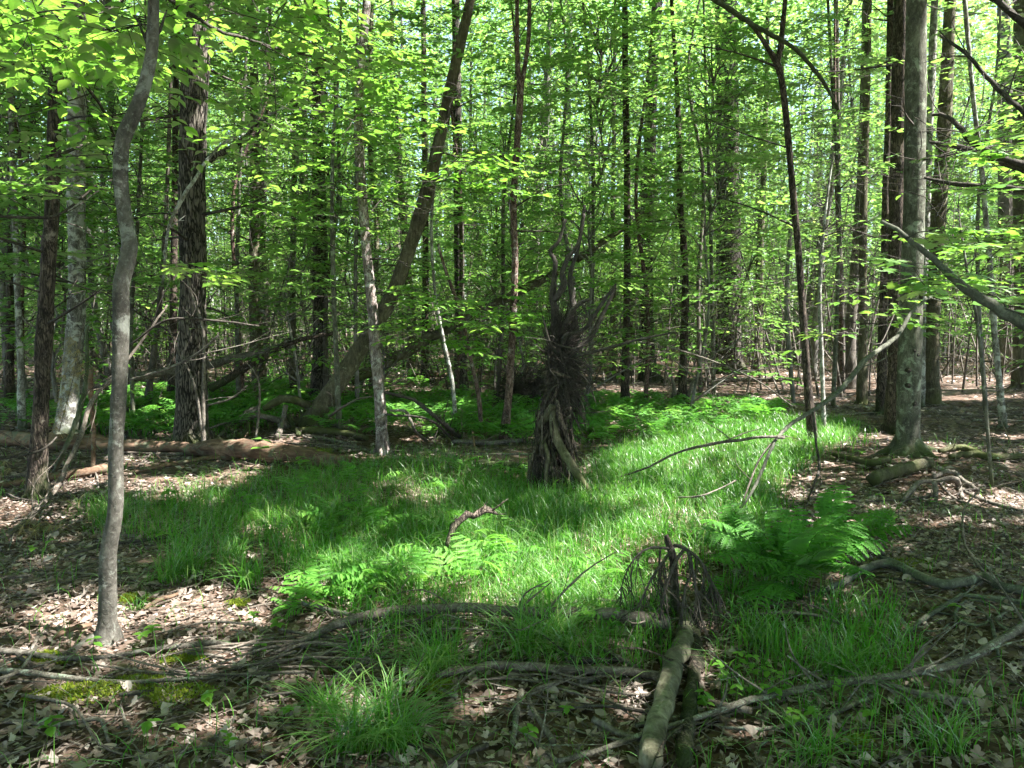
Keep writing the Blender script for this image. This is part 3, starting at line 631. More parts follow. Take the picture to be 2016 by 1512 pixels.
def leafy(key, label, stem, boxes, bark='bark_grey', leaf=.10, tpl=LEAF1, top=None, single=0, root_info=None, tint=.5, Y=None, dead=4, mat='leaf_near', name='sapling', leaf_tpl_scale=1., zone_top=None):
    """a stem with leaf sprays filling boxes of the view; boxes: (x0,y0,x1,y1, Y0,Y1, n)"""
    rng = np.random.default_rng(hash_(key))
    if root_info is None:
        b = G(stem[0][0], stem[0][1]) if Y is None else P(stem[0][0], stem[0][1], Y)
        rows = trunk_path(stem, b[1], top); path = smooth_path(rows, step=.08)
        root = tag(empty(name, b), label, 'sapling')
        if label is None: tag(root, group='leafy saplings behind the clearing'); later(root, 'leafy sapling with bright layered sprays', b, far=True)
        link('trunk', MB().add(*tube(path, 8, .05)).mesh('trunk', M[bark], origin=b), root)
    else:
        root, path, b = root_info['root'], root_info['path'], root_info['b']
    lv = MB(); cand = []; nodes_ = [[*r_, 0.] for r_ in path]
    for (x0, y0, x1, y1, Y0, Y1, n) in boxes:
        cs = [P(rng.uniform(x0, x1), rng.uniform(y0, y1), rng.uniform(Y0, Y1)) for i in range(n)]
        cs.sort(key=lambda c: np.min(np.linalg.norm(path[:, :3] - c, axis=1)))
        for c in cs:
            nd = np.array(nodes_); i0 = np.argmin(np.linalg.norm(nd[:, :3] - (c - [0, 0, .15]), axis=1) + nd[:, 4]); s = nd[i0]
            out = c - s[:3]; yaw = math.atan2(out[1], out[0]) + rng.normal(0, .35); sc = rng.uniform(.55, 1.0)
            Rm = rot_frame(yaw, rng.uniform(-.12, .15), rng.normal(0, .12)); base = c - Rm[:, 0] * sc * .5
            r0 = min(s[3] * .6, .011)
            for t_ in (.4, .7, 1.): nodes_.append([*(s[:3] * (1 - t_) + base * t_), max(r0 * (1 - .5 * t_), .004), .12])
            br = MB(); br.add(*bough(s[:3], base, r0, .005 * sc, sag=-.05, sides=4, rng=rng, wob=.04))
            t = SPR[rng.integers(6)]; ls = leaf / .105
            pos = base + (t['pos'] * sc) @ Rm.T
            V, T = sticks(base + (t['A'] * sc) @ Rm.T, base + (t['B'] * sc) @ Rm.T, t['ra'] * sc * .8, t['ra'] * sc * .55); br.add(V, T); link('leafy_branch', br.mesh('leafy_branch', M['twig_dark'], origin=b), root)
            k = keep_dapple(pos)
            for p_, d_, n_, s_ in zip(pos[k], (t['dr'] @ Rm.T)[k], (t['n'] @ Rm.T)[k], t['s'][k] * ls): cand.append((p_, d_, n_, s_))
    for _ in range(dead):
        md = MB(); dead_twigs(md, path, 1, .5, path[:, 2].max() * .9, rng, .3, 1.0, r=.006); link('bare_branch', md.mesh('bare_branch', M['twig_dark'], origin=b), root)
    if single:
        vis = [c for c in cand if 0 < proj(c[0])[0] < W and 0 < proj(c[0])[1] < H]
        vis.sort(key=lambda c: -c[3] / c[0][1]); pick = vis[:single]; ids = {id(c) for c in pick}
        mats = []
        for ti in np.linspace(.25, .85, 6):
            mats.append(MB().add(tpl[0], tpl[1], ti).mesh('leaf', M[mat], smooth=True))
        for (p_, d_, n_, s_) in pick:
            o = bpy.data.objects.new('leaf', mats[rng.integers(6)]); COL.objects.link(o); o.parent = root
            X = unit(d_); Yv = unit(np.cross(n_, X)); Z = np.cross(X, Yv); p0 = p_ - b
            mw = np.eye(4); mw[:3, 0] = X * s_; mw[:3, 1] = Yv * s_; mw[:3, 2] = Z * s_; mw[:3, 3] = p0
            from mathutils import Matrix
            o.matrix_local = Matrix(mw.tolist())
        cand = [c for c in cand if id(c) not in ids]
    if cand:
        pos = np.array([c[0] for c in cand]); d = np.array([c[1] for c in cand]); n = np.array([c[2] for c in cand]); s = np.array([c[3] for c in cand])
        V, T = place(tpl[0], tpl[1], pos, d, n, s); lv.add(V, T, np.repeat(np.clip(rng.normal(tint, .17, len(pos)), 0, 1), len(tpl[1])))
        o = link('foliage', lv.mesh('foliage', M[mat], smooth=True, origin=b), root); o['kind'] = 'stuff'
    return root

leafy('curvycrown', None, None, [(-60, -40, 310, 150, 3.7, 5.4, 27), (-40, 100, 240, 300, 4.4, 6.2, 8), (310, -30, 640, 110, 4.8, 6.6, 13), (420, 110, 600, 330, 5.2, 6.8, 7), (40, 330, 180, 420, 4.5, 5.5, 3), (350, 500, 440, 560, 5.5, 6., 2)],
      root_info=HEROES['curvy'], leaf=.105, single=290, dead=0, tint=.55)
leafy('sap650', 'leafy young tree with bright leaves by the slim pinkish trunk', [(668, 852, 12), (662, 700, 10), (655, 500, 9), (655, 300, 7), (668, 120, 5), (672, 0, 4)],
      [(540, 40, 780, 330, 7.5, 9.5, 26), (560, 330, 720, 470, 7.5, 9.5, 7)], leaf=.12, single=120, top=6.5)
leafy('sap890', 'thin pale sapling whose leaf layers hang before the leaning tree', [(898, 846, 9), (890, 750, 8), (872, 663, 7), (855, 560, 6), (850, 420, 6), (868, 280, 5)],
      [(780, 280, 1010, 450, 8.5, 10, 20), (740, 90, 900, 280, 8.5, 10.5, 12)], bark='bark_lichen', leaf=.12, single=120)
leafy('sap945', 'thin crooked sapling with low flat leaf sprays, left of the slim forked trunk', [(949, 862, 10), (942, 778, 9), (924, 694, 8), (905, 608, 8), (879, 538, 7), (862, 480, 5)],
      [(760, 540, 930, 690, 8.5, 10, 14), (900, 560, 1060, 660, 9, 10.2, 10)], bark='bark_red', leaf=.115, single=120)
leafy('sap1622', 'thin pale sapling with sunlit leaf sprays left of the holed grey trunk', [(1622, 858, 9), (1618, 708, 8), (1614, 560, 7), (1625, 420, 5), (1640, 300, 4)],
      [(1620, 540, 1790, 660, 7.6, 9.3, 15), (1640, 300, 1790, 520, 8.5, 10.5, 12), (1560, 420, 1640, 560, 9, 10.5, 4)], bark='bark_lichen', leaf=.115, single=120)
leafy('sap1900', 'young maple with pale lobed leaves around the diagonal grey branch', [(1953, 960, 7), (1940, 800, 7), (1925, 640, 6), (1905, 540, 5), (1890, 440, 4)],
      [(1800, 510, 2016, 590, 5.2, 6.5, 8), (1880, 380, 2016, 500, 5.5, 7.5, 6), (1900, 240, 2016, 380, 6, 8, 5), (1830, 200, 1960, 330, 6., 8, 4)], leaf=.12, tpl=MAPLE, single=100, dead=3)
leafy('sap1400', 'tall bushy sapling with fine leaf tiers behind the clearing', [(1405, 782, 9), (1402, 600, 8), (1398, 400, 7), (1390, 200, 5), (1385, 0, 4)],
      [(1290, 30, 1520, 420, 12, 15, 44)], leaf=.13, tpl=LEAF0, top=9, mat='leaf')
leafy('sap1640', 'tall bushy sapling with layered leaves right of the forked dark tree', [(1640, 800, 9), (1648, 600, 8), (1652, 400, 7), (1640, 200, 6), (1630, 0, 5)],
      [(1540, 60, 1760, 440, 11, 14, 40)], leaf=.13, tpl=LEAF0, top=9, mat='leaf')
leafy('sap1140', 'slender sapling with arching leafy boughs behind the root snag', [(1160, 790, 8), (1165, 600, 8), (1168, 400, 7), (1162, 200, 6), (1148, 0, 5)],
      [(1060, 20, 1260, 380, 10.5, 14, 36), (1100, 380, 1240, 520, 11, 14, 6)], leaf=.13, tpl=LEAF0, top=9, mat='leaf')
leafy('sap480', 'slender sapling with loose leaf tiers right of the broad pine trunk', [(470, 800, 9), (466, 600, 8), (470, 400, 7), (480, 200, 6), (490, 0, 5)],
      [(400, 30, 600, 420, 9.5, 13, 34), (420, 480, 640, 640, 8.5, 12, 12)], leaf=.13, tpl=LEAF0, top=8, mat='leaf')
leafy('sap215', 'leafy sapling between the lichened trunk and the curvy sapling', [(262, 830, 8), (258, 640, 8), (270, 450, 7), (280, 250, 6)],
      [(150, 350, 350, 600, 9.5, 13, 22), (160, 130, 350, 350, 9, 12, 16), (0, 330, 140, 560, 8, 12, 14)], leaf=.13, tpl=LEAF0, top=7, mat='leaf')

for i in range(17):
    rr_ = np.random.default_rng(1500 + i); cx = -60 + i * 133 + rr_.uniform(-40, 40); yb_ = rr_.uniform(765, 815)
    leafy('mid%d' % i, None, [(cx, yb_, 9), (cx + rr_.normal(0, 10), yb_ - 200, 8), (cx + rr_.normal(0, 16), yb_ - 420, 7), (cx + rr_.normal(0, 22), 150, 5), (cx + rr_.normal(0, 30), -20, 4)],
          [(cx - 150, 0, cx + 150, 330, 11, 17, 32), (cx - 130, 330, cx + 130, 560, 11, 17, 16), (cx - 110, 560, cx + 110, 680, 12, 17, 5)], bark=('bark_far', 'bark_red', 'bark_farbrown')[i % 3], leaf=.135, tpl=LEAF0, top=8, mat='leaf', name='leafy_sapling', dead=5)
# ------------------------------------------------------------------ background trees: variants shared by many copies
def trunk_variant(seed, r=.11, top=15., dead=14):
    rng = np.random.default_rng(seed); mb_ = MB(); rows = []
    x = y = 0.; lx, ly = rng.normal(0, .05, 2)
    for i, z in enumerate(np.linspace(-.15, top, 9)):
        rows.append([x, y, z, r * (1.3 if i == 0 else 1 - .8 * z / top)]); x += lx * top / 8 + rng.normal(0, .12); y += ly * top / 8 + rng.normal(0, .12)
    path = smooth_path(np.array(rows), step=.5); mb_.add(*tube(path, 8, .04))
    dead_twigs(mb_, path, dead, 1.2, 7, rng, .5, 2.0, r=.014)
    return mb_, path
def crown_variant(seed, path, n, z0, z1, r0, r1, scale=1.4, leafs=1.3, limbs=True):
    rng = np.random.default_rng(seed); lv, br = MB(), MB()
    for i in range(n):
        z = z0 + (z1 - z0) * rng.random() ** .8; f = (z - z0) / (z1 - z0)
        s = path[np.argmin(abs(path[:, 2] - (z - .5)))]; a = rng.uniform(0, 6.283); rad = rng.uniform(r0, r1) * (1 - .5 * f)
        base = np.array([s[0] + math.cos(a) * rad, s[1] + math.sin(a) * rad, z + rad * .15])
        add_spray(lv, None, SPR_FAR[rng.integers(5)], base - .3 * np.array([math.cos(a), math.sin(a), 0]), rot_frame(a + rng.normal(0, .4), rng.uniform(-.2, .2), rng.normal(0, .15)), scale * rng.uniform(.7, 1.1), leafs, rng=rng)
        if limbs and i % 2 == 0: br.add(*bough(s[:3], base, .016, .005, -.05, 3, rng))
    return lv, br
BG = []
for k in range(10):
    bark = ['bark_far', 'bark_farbrown', 'bark_far', 'bark_mossy', 'bark_farbrown'][k % 5]
    tm, pth = trunk_variant(300 + k, [.10, .14, .07, .09, .18, .06, .12, .08, .15, .10][k], dead=16 if k % 3 else 26)
    lv, br = crown_variant(400 + k, pth, [230, 200, 260, 210, 210][k % 5], [1.8, 2.4, 1.5, 2., 2.4][k % 5], 14.0, .3, 2.6, 1.3, 1.0)
    tm.add(*br.arrays()[:2])
    BG.append((tm.mesh('trunk', M[bark]), lv.mesh('crown', M['leaf_far'], smooth=False), ['grey', 'brown', 'grey', 'mossy', 'brown'][k % 5], 'thin' if [.10, .14, .07, .09, .18, .06, .12, .08, .15, .10][k] < .1 else 'stout'))
SAP = []
for k in range(8):
    tm, pth = trunk_variant(600 + k, .028, 6.0, dead=6)
    lv, br = crown_variant(700 + k, pth, 95, .5, 6.0, .2, 1.5, 1.0, .95)
    tm.add(*br.arrays()[:2])
    SAP.append((tm.mesh('trunk', M['bark_far' if k % 2 else 'bark_farbrown']), lv.mesh('crown', M['leaf'], smooth=False), 'grey' if k % 2 else 'brown'))
placed = [h_['b'][:2] for h_ in HEROES.values()]
def scatter(n, y0, y1, dmin, seed, wide=.72, p=1.):
    rng = np.random.default_rng(seed); out = []; tries = 0
    while len(out) < n and tries < 20000:
        tries += 1
        y = y0 + (y1 - y0) * rng.random() ** p; x = rng.uniform(-1, 1) * (wide * y + 1.5)
        if any(lit(x - z_ * SUN[0] / SUN[2], y - z_ * SUN[1] / SUN[2], 1.25) for z_ in ((1., 2.2, 3.5, 5.) if seed == 22 else (3., 5., 8., 11.))): continue
        if all((x - q[0]) ** 2 + (y - q[1]) ** 2 > dmin ** 2 for q in placed): placed.append(np.array([x, y])); out.append((x, y))
    return out, rng
def copy_tree(name, trunk, crown, x, y, rot, s, cat, group, desc, sz=1.):
    r = empty(name, (x, y, float(terrain(x, y)))); r.rotation_euler = (0, 0, rot); r.scale = (s, s, s * sz)
    link('trunk', trunk, r); link('crown', crown, r)
    tag(r, None, cat, group); later(r, desc, (x, y), far=True); return r
pts, rng = scatter(125, 15.5, 55, 1.1, 21, p=.8)
for x, y in pts:
    k = rng.integers(10); tr, cr, colr, th = BG[k]
    copy_tree('background_tree', tr, cr, x, y, rng.uniform(0, 6.28), rng.uniform(.8, 1.2), 'tree', 'background forest trees', f'{th} {colr} {"farther" if y > 32 else "nearer"} tree', sz=rng.uniform(.95, 1.2))
pts, rng = scatter(120, 11.5, 46, .7, 22, p=.8)
for x, y in pts:
    k = rng.integers(8); tr, cr, colr = SAP[k]
    copy_tree('background_sapling', tr, cr, x, y, rng.uniform(0, 6.28), rng.uniform(.7, 1.25), 'sapling', 'understory saplings', f'{"far" if y > 25 else "near"} leafy {colr} sapling')

# ------------------------------------------------------------------ far woods, one mass
rng = np.random.default_rng(31); mt, ml = MB(), MB()
n = 800; y = rng.uniform(46, 100, n); x = rng.uniform(-1, 1, n) * (y * .78 + 3); z = terrain(x, y)
A = np.c_[x, y, z - .3]; B = A + np.c_[rng.normal(0, .8, n), rng.normal(0, .8, n), rng.uniform(16, 24, n)]
rr = rng.uniform(.06, .2, n); mt.add(*sticks(A, B, rr, rr * .4, 6))
nl = 200000; y = rng.uniform(44, 105, nl); x = rng.uniform(-1, 1, nl) * (y * .8 + 3); z = .2 + 36 * rng.random(nl) ** 1.0 * y / 80
cl = rng.normal(0, .5, (nl, 3)); pos = np.c_[x, y, z] + cl
V, T = place(LEAF0[0], LEAF0[1], pos, unit(np.c_[rng.normal(size=(nl, 2)), rng.normal(0, .25, nl)]), unit(np.c_[rng.normal(0, .35, (nl, 2)), np.ones(nl)]), rng.uniform(.25, .5, nl))
ml.add(V, T, np.repeat(np.clip(rng.normal(.5, .2, nl), 0, 1), 2))
fw = link('far_woods', ml.mesh('far_woods', M['leaf_far'], smooth=False)); tag(fw, 'far mass of green woodland closing the view behind all trees', 'woods', kind='stuff')
o = link('trunks', mt.mesh('trunks', M['bark_far']), fw); o['kind'] = 'stuff'

# ------------------------------------------------------------------ thicket of thin stems, dead twigs and low leaves between the far trees
rng = np.random.default_rng(35); mt, ml = MB(), MB()
n = 1500; y = 17 + 40 * rng.random(n) ** .9; x = rng.uniform(-1, 1, n) * (y * .72 + 2); A = np.c_[x, y, terrain(x, y) - .05]; hh = rng.uniform(1.5, 6, n); B = A + np.c_[rng.normal(0, .25, (n, 2)) * hh[:, None], hh]; mt.add(*sticks(A, B, rng.uniform(.012, .035, n), .006, 4))
n = 4500; y = 15 + 40 * rng.random(n); x = rng.uniform(-1, 1, n) * (y * .72 + 2); A = np.c_[x, y, terrain(x, y) + 2.6 * rng.random(n) ** 1.6]; B = A + unit(rng.normal(0, 1, (n, 3)) * [1, 1, .5]) * rng.uniform(.3, 1.8, (n, 1)); mt.add(*sticks(A, B, rng.uniform(.006, .016, n), .003, 3))
n = 80000; y = 15 + 42 * rng.random(n) ** .9; x = rng.uniform(-1, 1, n) * (y * .72 + 2); z = terrain(x, y) + .15 + 4.0 * rng.random(n) ** 1.2; g_ = np.c_[x, y] - SUN[:2] / SUN[2] * z[:, None]; sel = ~lit(g_[:, 0], g_[:, 1], 1.1) & ((x < 1) | (y > 27) | (z > 2.2) | (rng.random(n) < .25)) & (np.sin(1.1 * x + 2 * np.sin(.5 * y)) * np.sin(.8 * y + z) > -.35); pos = np.c_[x, y, z][sel]; n = len(pos)
V, T = place(LEAF0[0], LEAF0[1], pos, unit(np.c_[rng.normal(size=(n, 2)), rng.normal(0, .25, n)]), unit(np.c_[rng.normal(0, .35, (n, 2)), np.ones(n)]), rng.uniform(.08, .15, n)); ml.add(V, T, np.repeat(np.clip(rng.normal(.45, .2, n), 0, 1), 2))
tk = link('thicket', ml.mesh('thicket', M['leaf_far'], smooth=False)); tag(tk, 'thicket of thin stems, dead twigs and low leaves between far trees', 'undergrowth', kind='stuff')
o = link('stems', mt.mesh('stems', M['bark_farbrown']), tk); o['kind'] = 'stuff'

# ------------------------------------------------------------------ leaf roof overhead, shaped for the light: gaps are cut for sun patches
rng = np.random.default_rng(41)
def shade_canopy(x0, x1, y0, y1, z0, z1, lai, size, nblob):
    area = (x1 - x0) * (y1 - y0); n = int(area * lai / (size * size * .30))
    blobs = np.c_[rng.uniform(x0, x1, nblob), rng.uniform(y0, y1, nblob), rng.uniform(z0, z1, nblob)]
    half = n * 2 // 3
    pos = np.concatenate([blobs[rng.integers(nblob, size=half)] + rng.normal(0, 1, (half, 3)) * [1.1, 1.1, .8], np.c_[rng.uniform(x0, x1, n - half), rng.uniform(y0, y1, n - half), rng.uniform(z0, z1, n - half)]])
    g = pos - SUN * (pos[:, 2:3] / SUN[2]); jit = rng.normal(0, .05, (len(pos), 2))
    k = ~lit(g[:, 0] + jit[:, 0], g[:, 1] + jit[:, 1], 1.1, LITB)
    k |= (np.sin(4.1 * g[:, 0] + 2.1 * np.sin(2.7 * g[:, 1])) * np.sin(4.7 * g[:, 1] + 1.7 * np.sin(3.1 * g[:, 0])) > .42) & (np.abs(g[:, 0]) < 2.2) & (g[:, 1] > 4.2) & (g[:, 1] < 11)
    # keep the crowns out of the near field of view
    px, py = proj((pos[:, 0], np.maximum(pos[:, 1], .3), pos[:, 2])); k &= ~((pos[:, 1] > 0) & (pos[:, 1] < 17) & (py > -30) & (px > -100) & (px < W + 100))
    pos = pos[k]; n = len(pos)
    V, T = place(LEAF0[0], LEAF0[1], pos, unit(np.c_[rng.normal(size=(n, 2)), rng.normal(0, .2, n)]), unit(np.c_[rng.normal(0, .3, (n, 2)), np.ones(n)]), size * rng.uniform(.7, 1.25, n))
    return V, T, np.repeat(np.clip(rng.normal(.5, .18, n), 0, 1), 2)
mc = MB()
LITB = np.vstack([LITB, LITB[:0]])
mc.add(*shade_canopy(-11, 19, -5, 17, 7.5, 15, 5.5, .26, 130))
mc.add(*shade_canopy(-18, 30, 17, 32, 11, 18, .45, .26, 120))
mc.add(*shade_canopy(-26, 42, 32, 60, 15, 24, .3, .4, 120))
mc.add(*shade_canopy(-26, -11, -5, 17, 7, 16, 2.2, .4, 50))
mc.add(*shade_canopy(19, 30, -5, 17, 7, 16, 2.2, .4, 50))
mc.add(*shade_canopy(-26, 30, -20, -5, 5, 16, 2.5, .4, 90))  # out-of-view leaves, thickened to hold back light from behind and the sides
tag(link('shade_canopy', mc.mesh('shade_canopy', M['leaf_far'], smooth=False)), 'high, mostly unseen leaf roof shading the ground, gaps cut for sun patches', 'foliage', kind='stuff')
# ================================================================== things lying on and growing from the ground
for ph, px, py in (('the rotten orange log', 470, 905), ('the arched foreground log', 900, 1228), ('the mossy front stick', 180, 1350), ('the big dark fern', 1570, 1165), ('the lichened front branch', 1640, 1380),
                   ('the pale twisted roots', 1850, 955), ('the wavy grey branch', 1820, 1150), ('the hooked dead stick', 877, 1100), ('the grass tuft front', 760, 1450), ('the brush heap', 600, 1290), ('the lower front log', 1050, 1338)):
    landmark(ph, G(px, py))
landmark('the root snag', G(1085, 962)); landmark('the broken stump', G(1331, 1222))

def inpoly(px, py, poly):
    px = np.asarray(px); py = np.asarray(py); c = np.zeros(px.shape, bool); n = len(poly)
    for i in range(n):
        x1, y1 = poly[i]; x2, y2 = poly[i - 1]
        if y1 == y2: continue
        c ^= ((y1 > py) != (y2 > py)) & (px < (x2 - x1) * (py - y1) / (y2 - y1) + x1)
    return c
GRASS_A = [(620, 1015), (760, 1000), (900, 985), (1010, 955), (1160, 960), (1190, 900), (1300, 850), (1420, 822), (1600, 812), (1690, 850), (1600, 900), (1540, 950), (1520, 1040), (1480, 1100), (1300, 1140), (1250, 1200), (1000, 1208), (760, 1190), (650, 1160), (560, 1130), (520, 1060)]
GRASS_B = [(150, 1000), (330, 985), (500, 945), (640, 922), (880, 905), (1060, 935), (1010, 965), (760, 1020), (520, 1060), (450, 1130), (360, 1140), (330, 1070), (190, 1050)]
GRASS_C = [(1400, 1160), (1480, 1140), (1640, 1170), (1780, 1215), (1820, 1290), (1700, 1350), (1560, 1330), (1430, 1270)]
GRASS_D = [(1640, 845), (1720, 850), (1700, 900), (1600, 905)]
FERNBED = [(650, 800), (800, 775), (1000, 790), (1060, 800), (1140, 790), (1280, 790), (1480, 800), (1560, 820), (1420, 850), (1180, 885), (1010, 880), (830, 865), (640, 855)]
LEFTBED = [(130, 800), (330, 770), (480, 780), (600, 760), (620, 800), (520, 850), (340, 870), (120, 850)]
def sample_ground(n, y0, y1, rng, p=1., wide=.72):
    y = y0 + (y1 - y0) * rng.random(n) ** p; x = rng.uniform(-1, 1, n) * (wide * y + 1.3)
    return x, y, terrain(x, y)

# ------------------------------------------------------------------ sticks, branches and logs
def stick(desc, pts, mat='twig', twigs=0, label=None, name='fallen_branch', cat='branch', sides=7, lump=.06, tl=(.15, .5), lift=1.15, group=None, drop=0, tmat=None, step=.05, ends=True):
    rng = np.random.default_rng(hash_(desc + str(pts[0])))
    rows = []
    for q in pts:
        if len(q) == 3:
            p = G(q[0], q[1]); r = radpx(q[2], p[1]); p[2] += r * lift + (.012 if q[1] > 1100 else 0)
        else:
            p = P(q[0], q[1], q[3]); r = radpx(q[2], q[3]); p[2] = max(p[2], float(terrain(p[0], p[1])) + r * lift)
        rows.append([*p, r])
    rows = np.array(rows); path = smooth_path(rows, step=step)
    rr = np.interp(np.arange(len(path)), [0, len(path) - 1], [0, 1]); path[:, :3] += rng.normal(0, .12, (len(path), 3)) * path[:, 3:4]
    org = path[0, :3].copy(); root = empty(name, org)
    link('limb', MB().add(*tube(path, sides, lump)).mesh('limb', M[mat], origin=org), root)
    if twigs:
        for _ in range(twigs):
            mt = MB()
            i = rng.integers(len(path) // 5, len(path)); s = path[i]; tg = unit(path[min(i + 1, len(path) - 1), :3] - path[max(i - 1, 0), :3])
            d = unit(tg * rng.uniform(-.2, 1.0) + rng.normal(0, .7, 3) * [1, 1, .6] + [0, 0, .1 - drop]); L_ = rng.uniform(*tl); r0 = min(s[3] * .5, .007)
            e = s[:3] + d * L_; m_ = (s[:3] + e) / 2 + rng.normal(0, .08 * L_, 3)
            for v in (m_, e): v[2] = max(v[2], float(terrain(v[0], v[1])) + .003)
            pt = smooth_path(np.array([[*s[:3], r0], [*m_, r0 * .7], [*e, r0 * .35]]), step=L_ / 6); mt.add(*tube(pt, 4, cap=False))
            for _ in range(rng.integers(0, 3)):
                a = pt[rng.integers(2, len(pt))]; dd = unit(d + rng.normal(0, .6, 3)); b_ = a[:3] + dd * L_ * .35; b_[2] = max(b_[2], float(terrain(b_[0], b_[1])) + .003); mt.add(*sticks([a[:3]], [b_], r0 * .45, r0 * .2))
            link('twig', mt.mesh('twig', M[tmat or mat], origin=org), root)
    tag(root, label, cat, group)
    if label is None: later(root, desc, org)
    return root, path

S = stick
S('', [(0, 880, 28), (110, 884, 28), (208, 888, 27), (347, 895, 25), (400, 899, 29), (440, 902, 37), (521, 910, 38), (600, 917, 33), (690, 925, 22)], 'rotten', 10, tl=(.15, .5), label='long rotten orange-brown log lying across the left side', name='fallen_log', cat='log', sides=16, lump=.11, step=.09)
S('', [(-10, 966, 12), (60, 955, 14), (104, 948, 16), (160, 940, 18), (216, 930, 17)], 'rotten', label='split orange log piece between dark left trunk and curvy sapling', name='fallen_log', cat='log', lump=.1)
S('', [(150, 932, 9), (208, 926, 12)], 'rotten', label='short upper orange log piece resting by the curvy sapling', name='fallen_log', cat='log', lump=.1)
S('', [(262, 935, 6), (300, 925, 9), (347, 917, 9), (400, 908, 9), (451, 901, 10), (484, 884, 11)], 'rotten', 6, label='orange barkless branch lying against front of the rotten log', tl=(.2, .45))
S('', [(212, 932, 4), (262, 895, 5), (286, 874, 5)], 'deadwood', label='thin pale stick leaning on the rotten log near the sapling')
S('', [(275, 917, 3), (306, 888, 4)], 'deadwood', label='small pale stick propped on the rotten log')
S('', [(322, 874, 6), (380, 893, 6)], 'deadwood', label='pale stub lying across the top of the rotten log')
S('', [(95, 778, 20, 12.5), (200, 760, 19, 12.6), (262, 742, 18, 12.7), (345, 730, 16, 12.8), (417, 718, 15, 12.9), (461, 705, 15, 13.0), (507, 698, 16, 13.1), (543, 687, 15, 13.2), (575, 668, 12, 13.3)], 'deadwood', 16, label='long pale fallen trunk propped up behind the broad pine trunk', name='fallen_log', cat='log', tmat='twig_dark', tl=(.3, 1.1), sides=10)
S('', [(414, 765, 16, 12.3), (450, 745, 15, 12.3), (496, 716, 14, 12.4), (570, 676, 10, 12.6), (660, 655, 8, 12.8)], 'bark_dark', 10, label='dark mossy fallen limb crossing below the long pale fallen trunk', name='fallen_log', cat='log', tl=(.3, 1.0))
S('', [(690, 748, 24, 14.5), (750, 720, 22, 14.6), (870, 652, 19, 14.8), (990, 590, 18, 15), (1100, 533, 15, 15.2), (1240, 440, 11, 15.4)], 'bark_mossy', 22, label='long mossy trunk fallen slantwise from leaning tree past the forked trunk', name='fallen_log', cat='log', tmat='twig_dark', sides=12, tl=(.4, 1.5), step=.15)
S('', [(1330, 755, 7), (1378, 757, 8), (1480, 757, 9), (1576, 756, 9), (1665, 754, 7)], 'deadwood', 6, lift=2.2, label='straight pale log lying across the far ground right of the clearing', name='fallen_log', cat='log')
S('', [(1640, 715, 7), (1700, 713, 7), (1770, 711, 6)], 'bark_dark', label='small dark log far back left of the holed trunk', name='fallen_log', cat='log')
S('', [(840, 745, 9), (900, 742, 10), (985, 738, 9)], 'rotten', label='pale orange log lying far back between dark thick trunk and forked trunk', name='fallen_log', cat='log')
S('', [(935, 922, 14), (997, 928, 18), (1050, 932, 16)], 'bark_dark', 2, label='short dark log half hidden by ferns, left of the root snag', name='fallen_log', cat='log', sides=12)
S('', [(890, 874, 10), (962, 877, 10), (1030, 872, 8)], 'deadwood', 4, label='grey log on bare ground behind the dark short log', name='fallen_log', cat='log')
S('', [(930, 850, 4, 9.8), (935, 886, 5)], 'rotten', label='upright orange splinter stuck in the ground by the grey log')
# roots and limbs at the leaning tree's base
for i, (lab, pts_, mt_) in enumerate((
    ('bleached forked root spreading left from the leaning tree base', [(418, 876, 6), (436, 855, 8, 10.6), (461, 832, 9, 10.9), (496, 808, 10, 11.2), (510, 800, 8, 11.3)], 'deadwood'),
    ('thick bleached root arching level beside the leaning tree base', [(470, 830, 7, 10.9), (496, 818, 10, 10.9), (525, 821, 12, 11), (556, 832, 13, 11), (566, 842, 11, 11.)], 'deadwood'),
    ('dark mossy root arch on top of the leaning tree root heap', [(520, 806, 10, 11.3), (535, 796, 14, 11.3), (561, 785, 15, 11.4), (593, 792, 16, 11.5), (620, 806, 15, 11.6)], 'bark_mossy'),
    ('upright grey root stub in the leaning tree root heap', [(562, 797, 9, 10.9), (557, 830, 10, 10.8), (546, 868, 13)], 'deadwood'),
    ('brown slanting root right of the upright grey stub', [(566, 815, 8, 11), (578, 842, 9, 10.9), (589, 862, 10)], 'bark_dark'),
    ('mossy bent root at the left end of the root heap', [(490, 830, 9, 10.9), (487, 852, 11, 10.8), (474, 868, 12)], 'bark_mossy'),
    ('low mossy log lying under the leaning tree base', [(575, 853, 10), (620, 856, 15), (680, 861, 14), (725, 867, 9)], 'bark_mossy'),
    ('thin grey root running low left of the heap', [(408, 845, 4, 10.6), (440, 834, 5, 10.8), (500, 824, 4, 11)], 'deadwood'))):
    S('', pts_, mt_, 3, label=lab, name='root', cat='root', lump=.12, step=.05, tl=(.1, .35))
S('', [(484, 712, 3, 9.6), (504, 737, 4, 9.6), (511, 764, 4, 9.6), (509, 821, 5, 9.6), (502, 878, 5)], 'deadwood', label='thin bleached bent stem standing before the root heap', name='dead_pole', cat='pole')
S('', [(409, 797, 4, 9.4), (454, 785, 4, 9.3), (486, 760, 3, 9.2)], 'deadwood', 2, label='thin pale branch jutting right from the broad pine trunk')
S('', [(620, 872, 5), (596, 861, 6), (640, 868, 7), (700, 880, 6)], 'deadwood', 5, label='pale curved branch on litter right of the root heap')
S('', [(560, 875, 4), (660, 880, 5), (735, 888, 4)], 'twig', 6, label='thin branch on litter in front of the leaning tree')
S('', [(733, 781, 4, 9.8), (702, 786, 4, 9.8), (668, 806, 5, 9.8), (640, 830, 5)], 'deadwood', 3, label='thin pale arched branch left of the slim pinkish trunk')
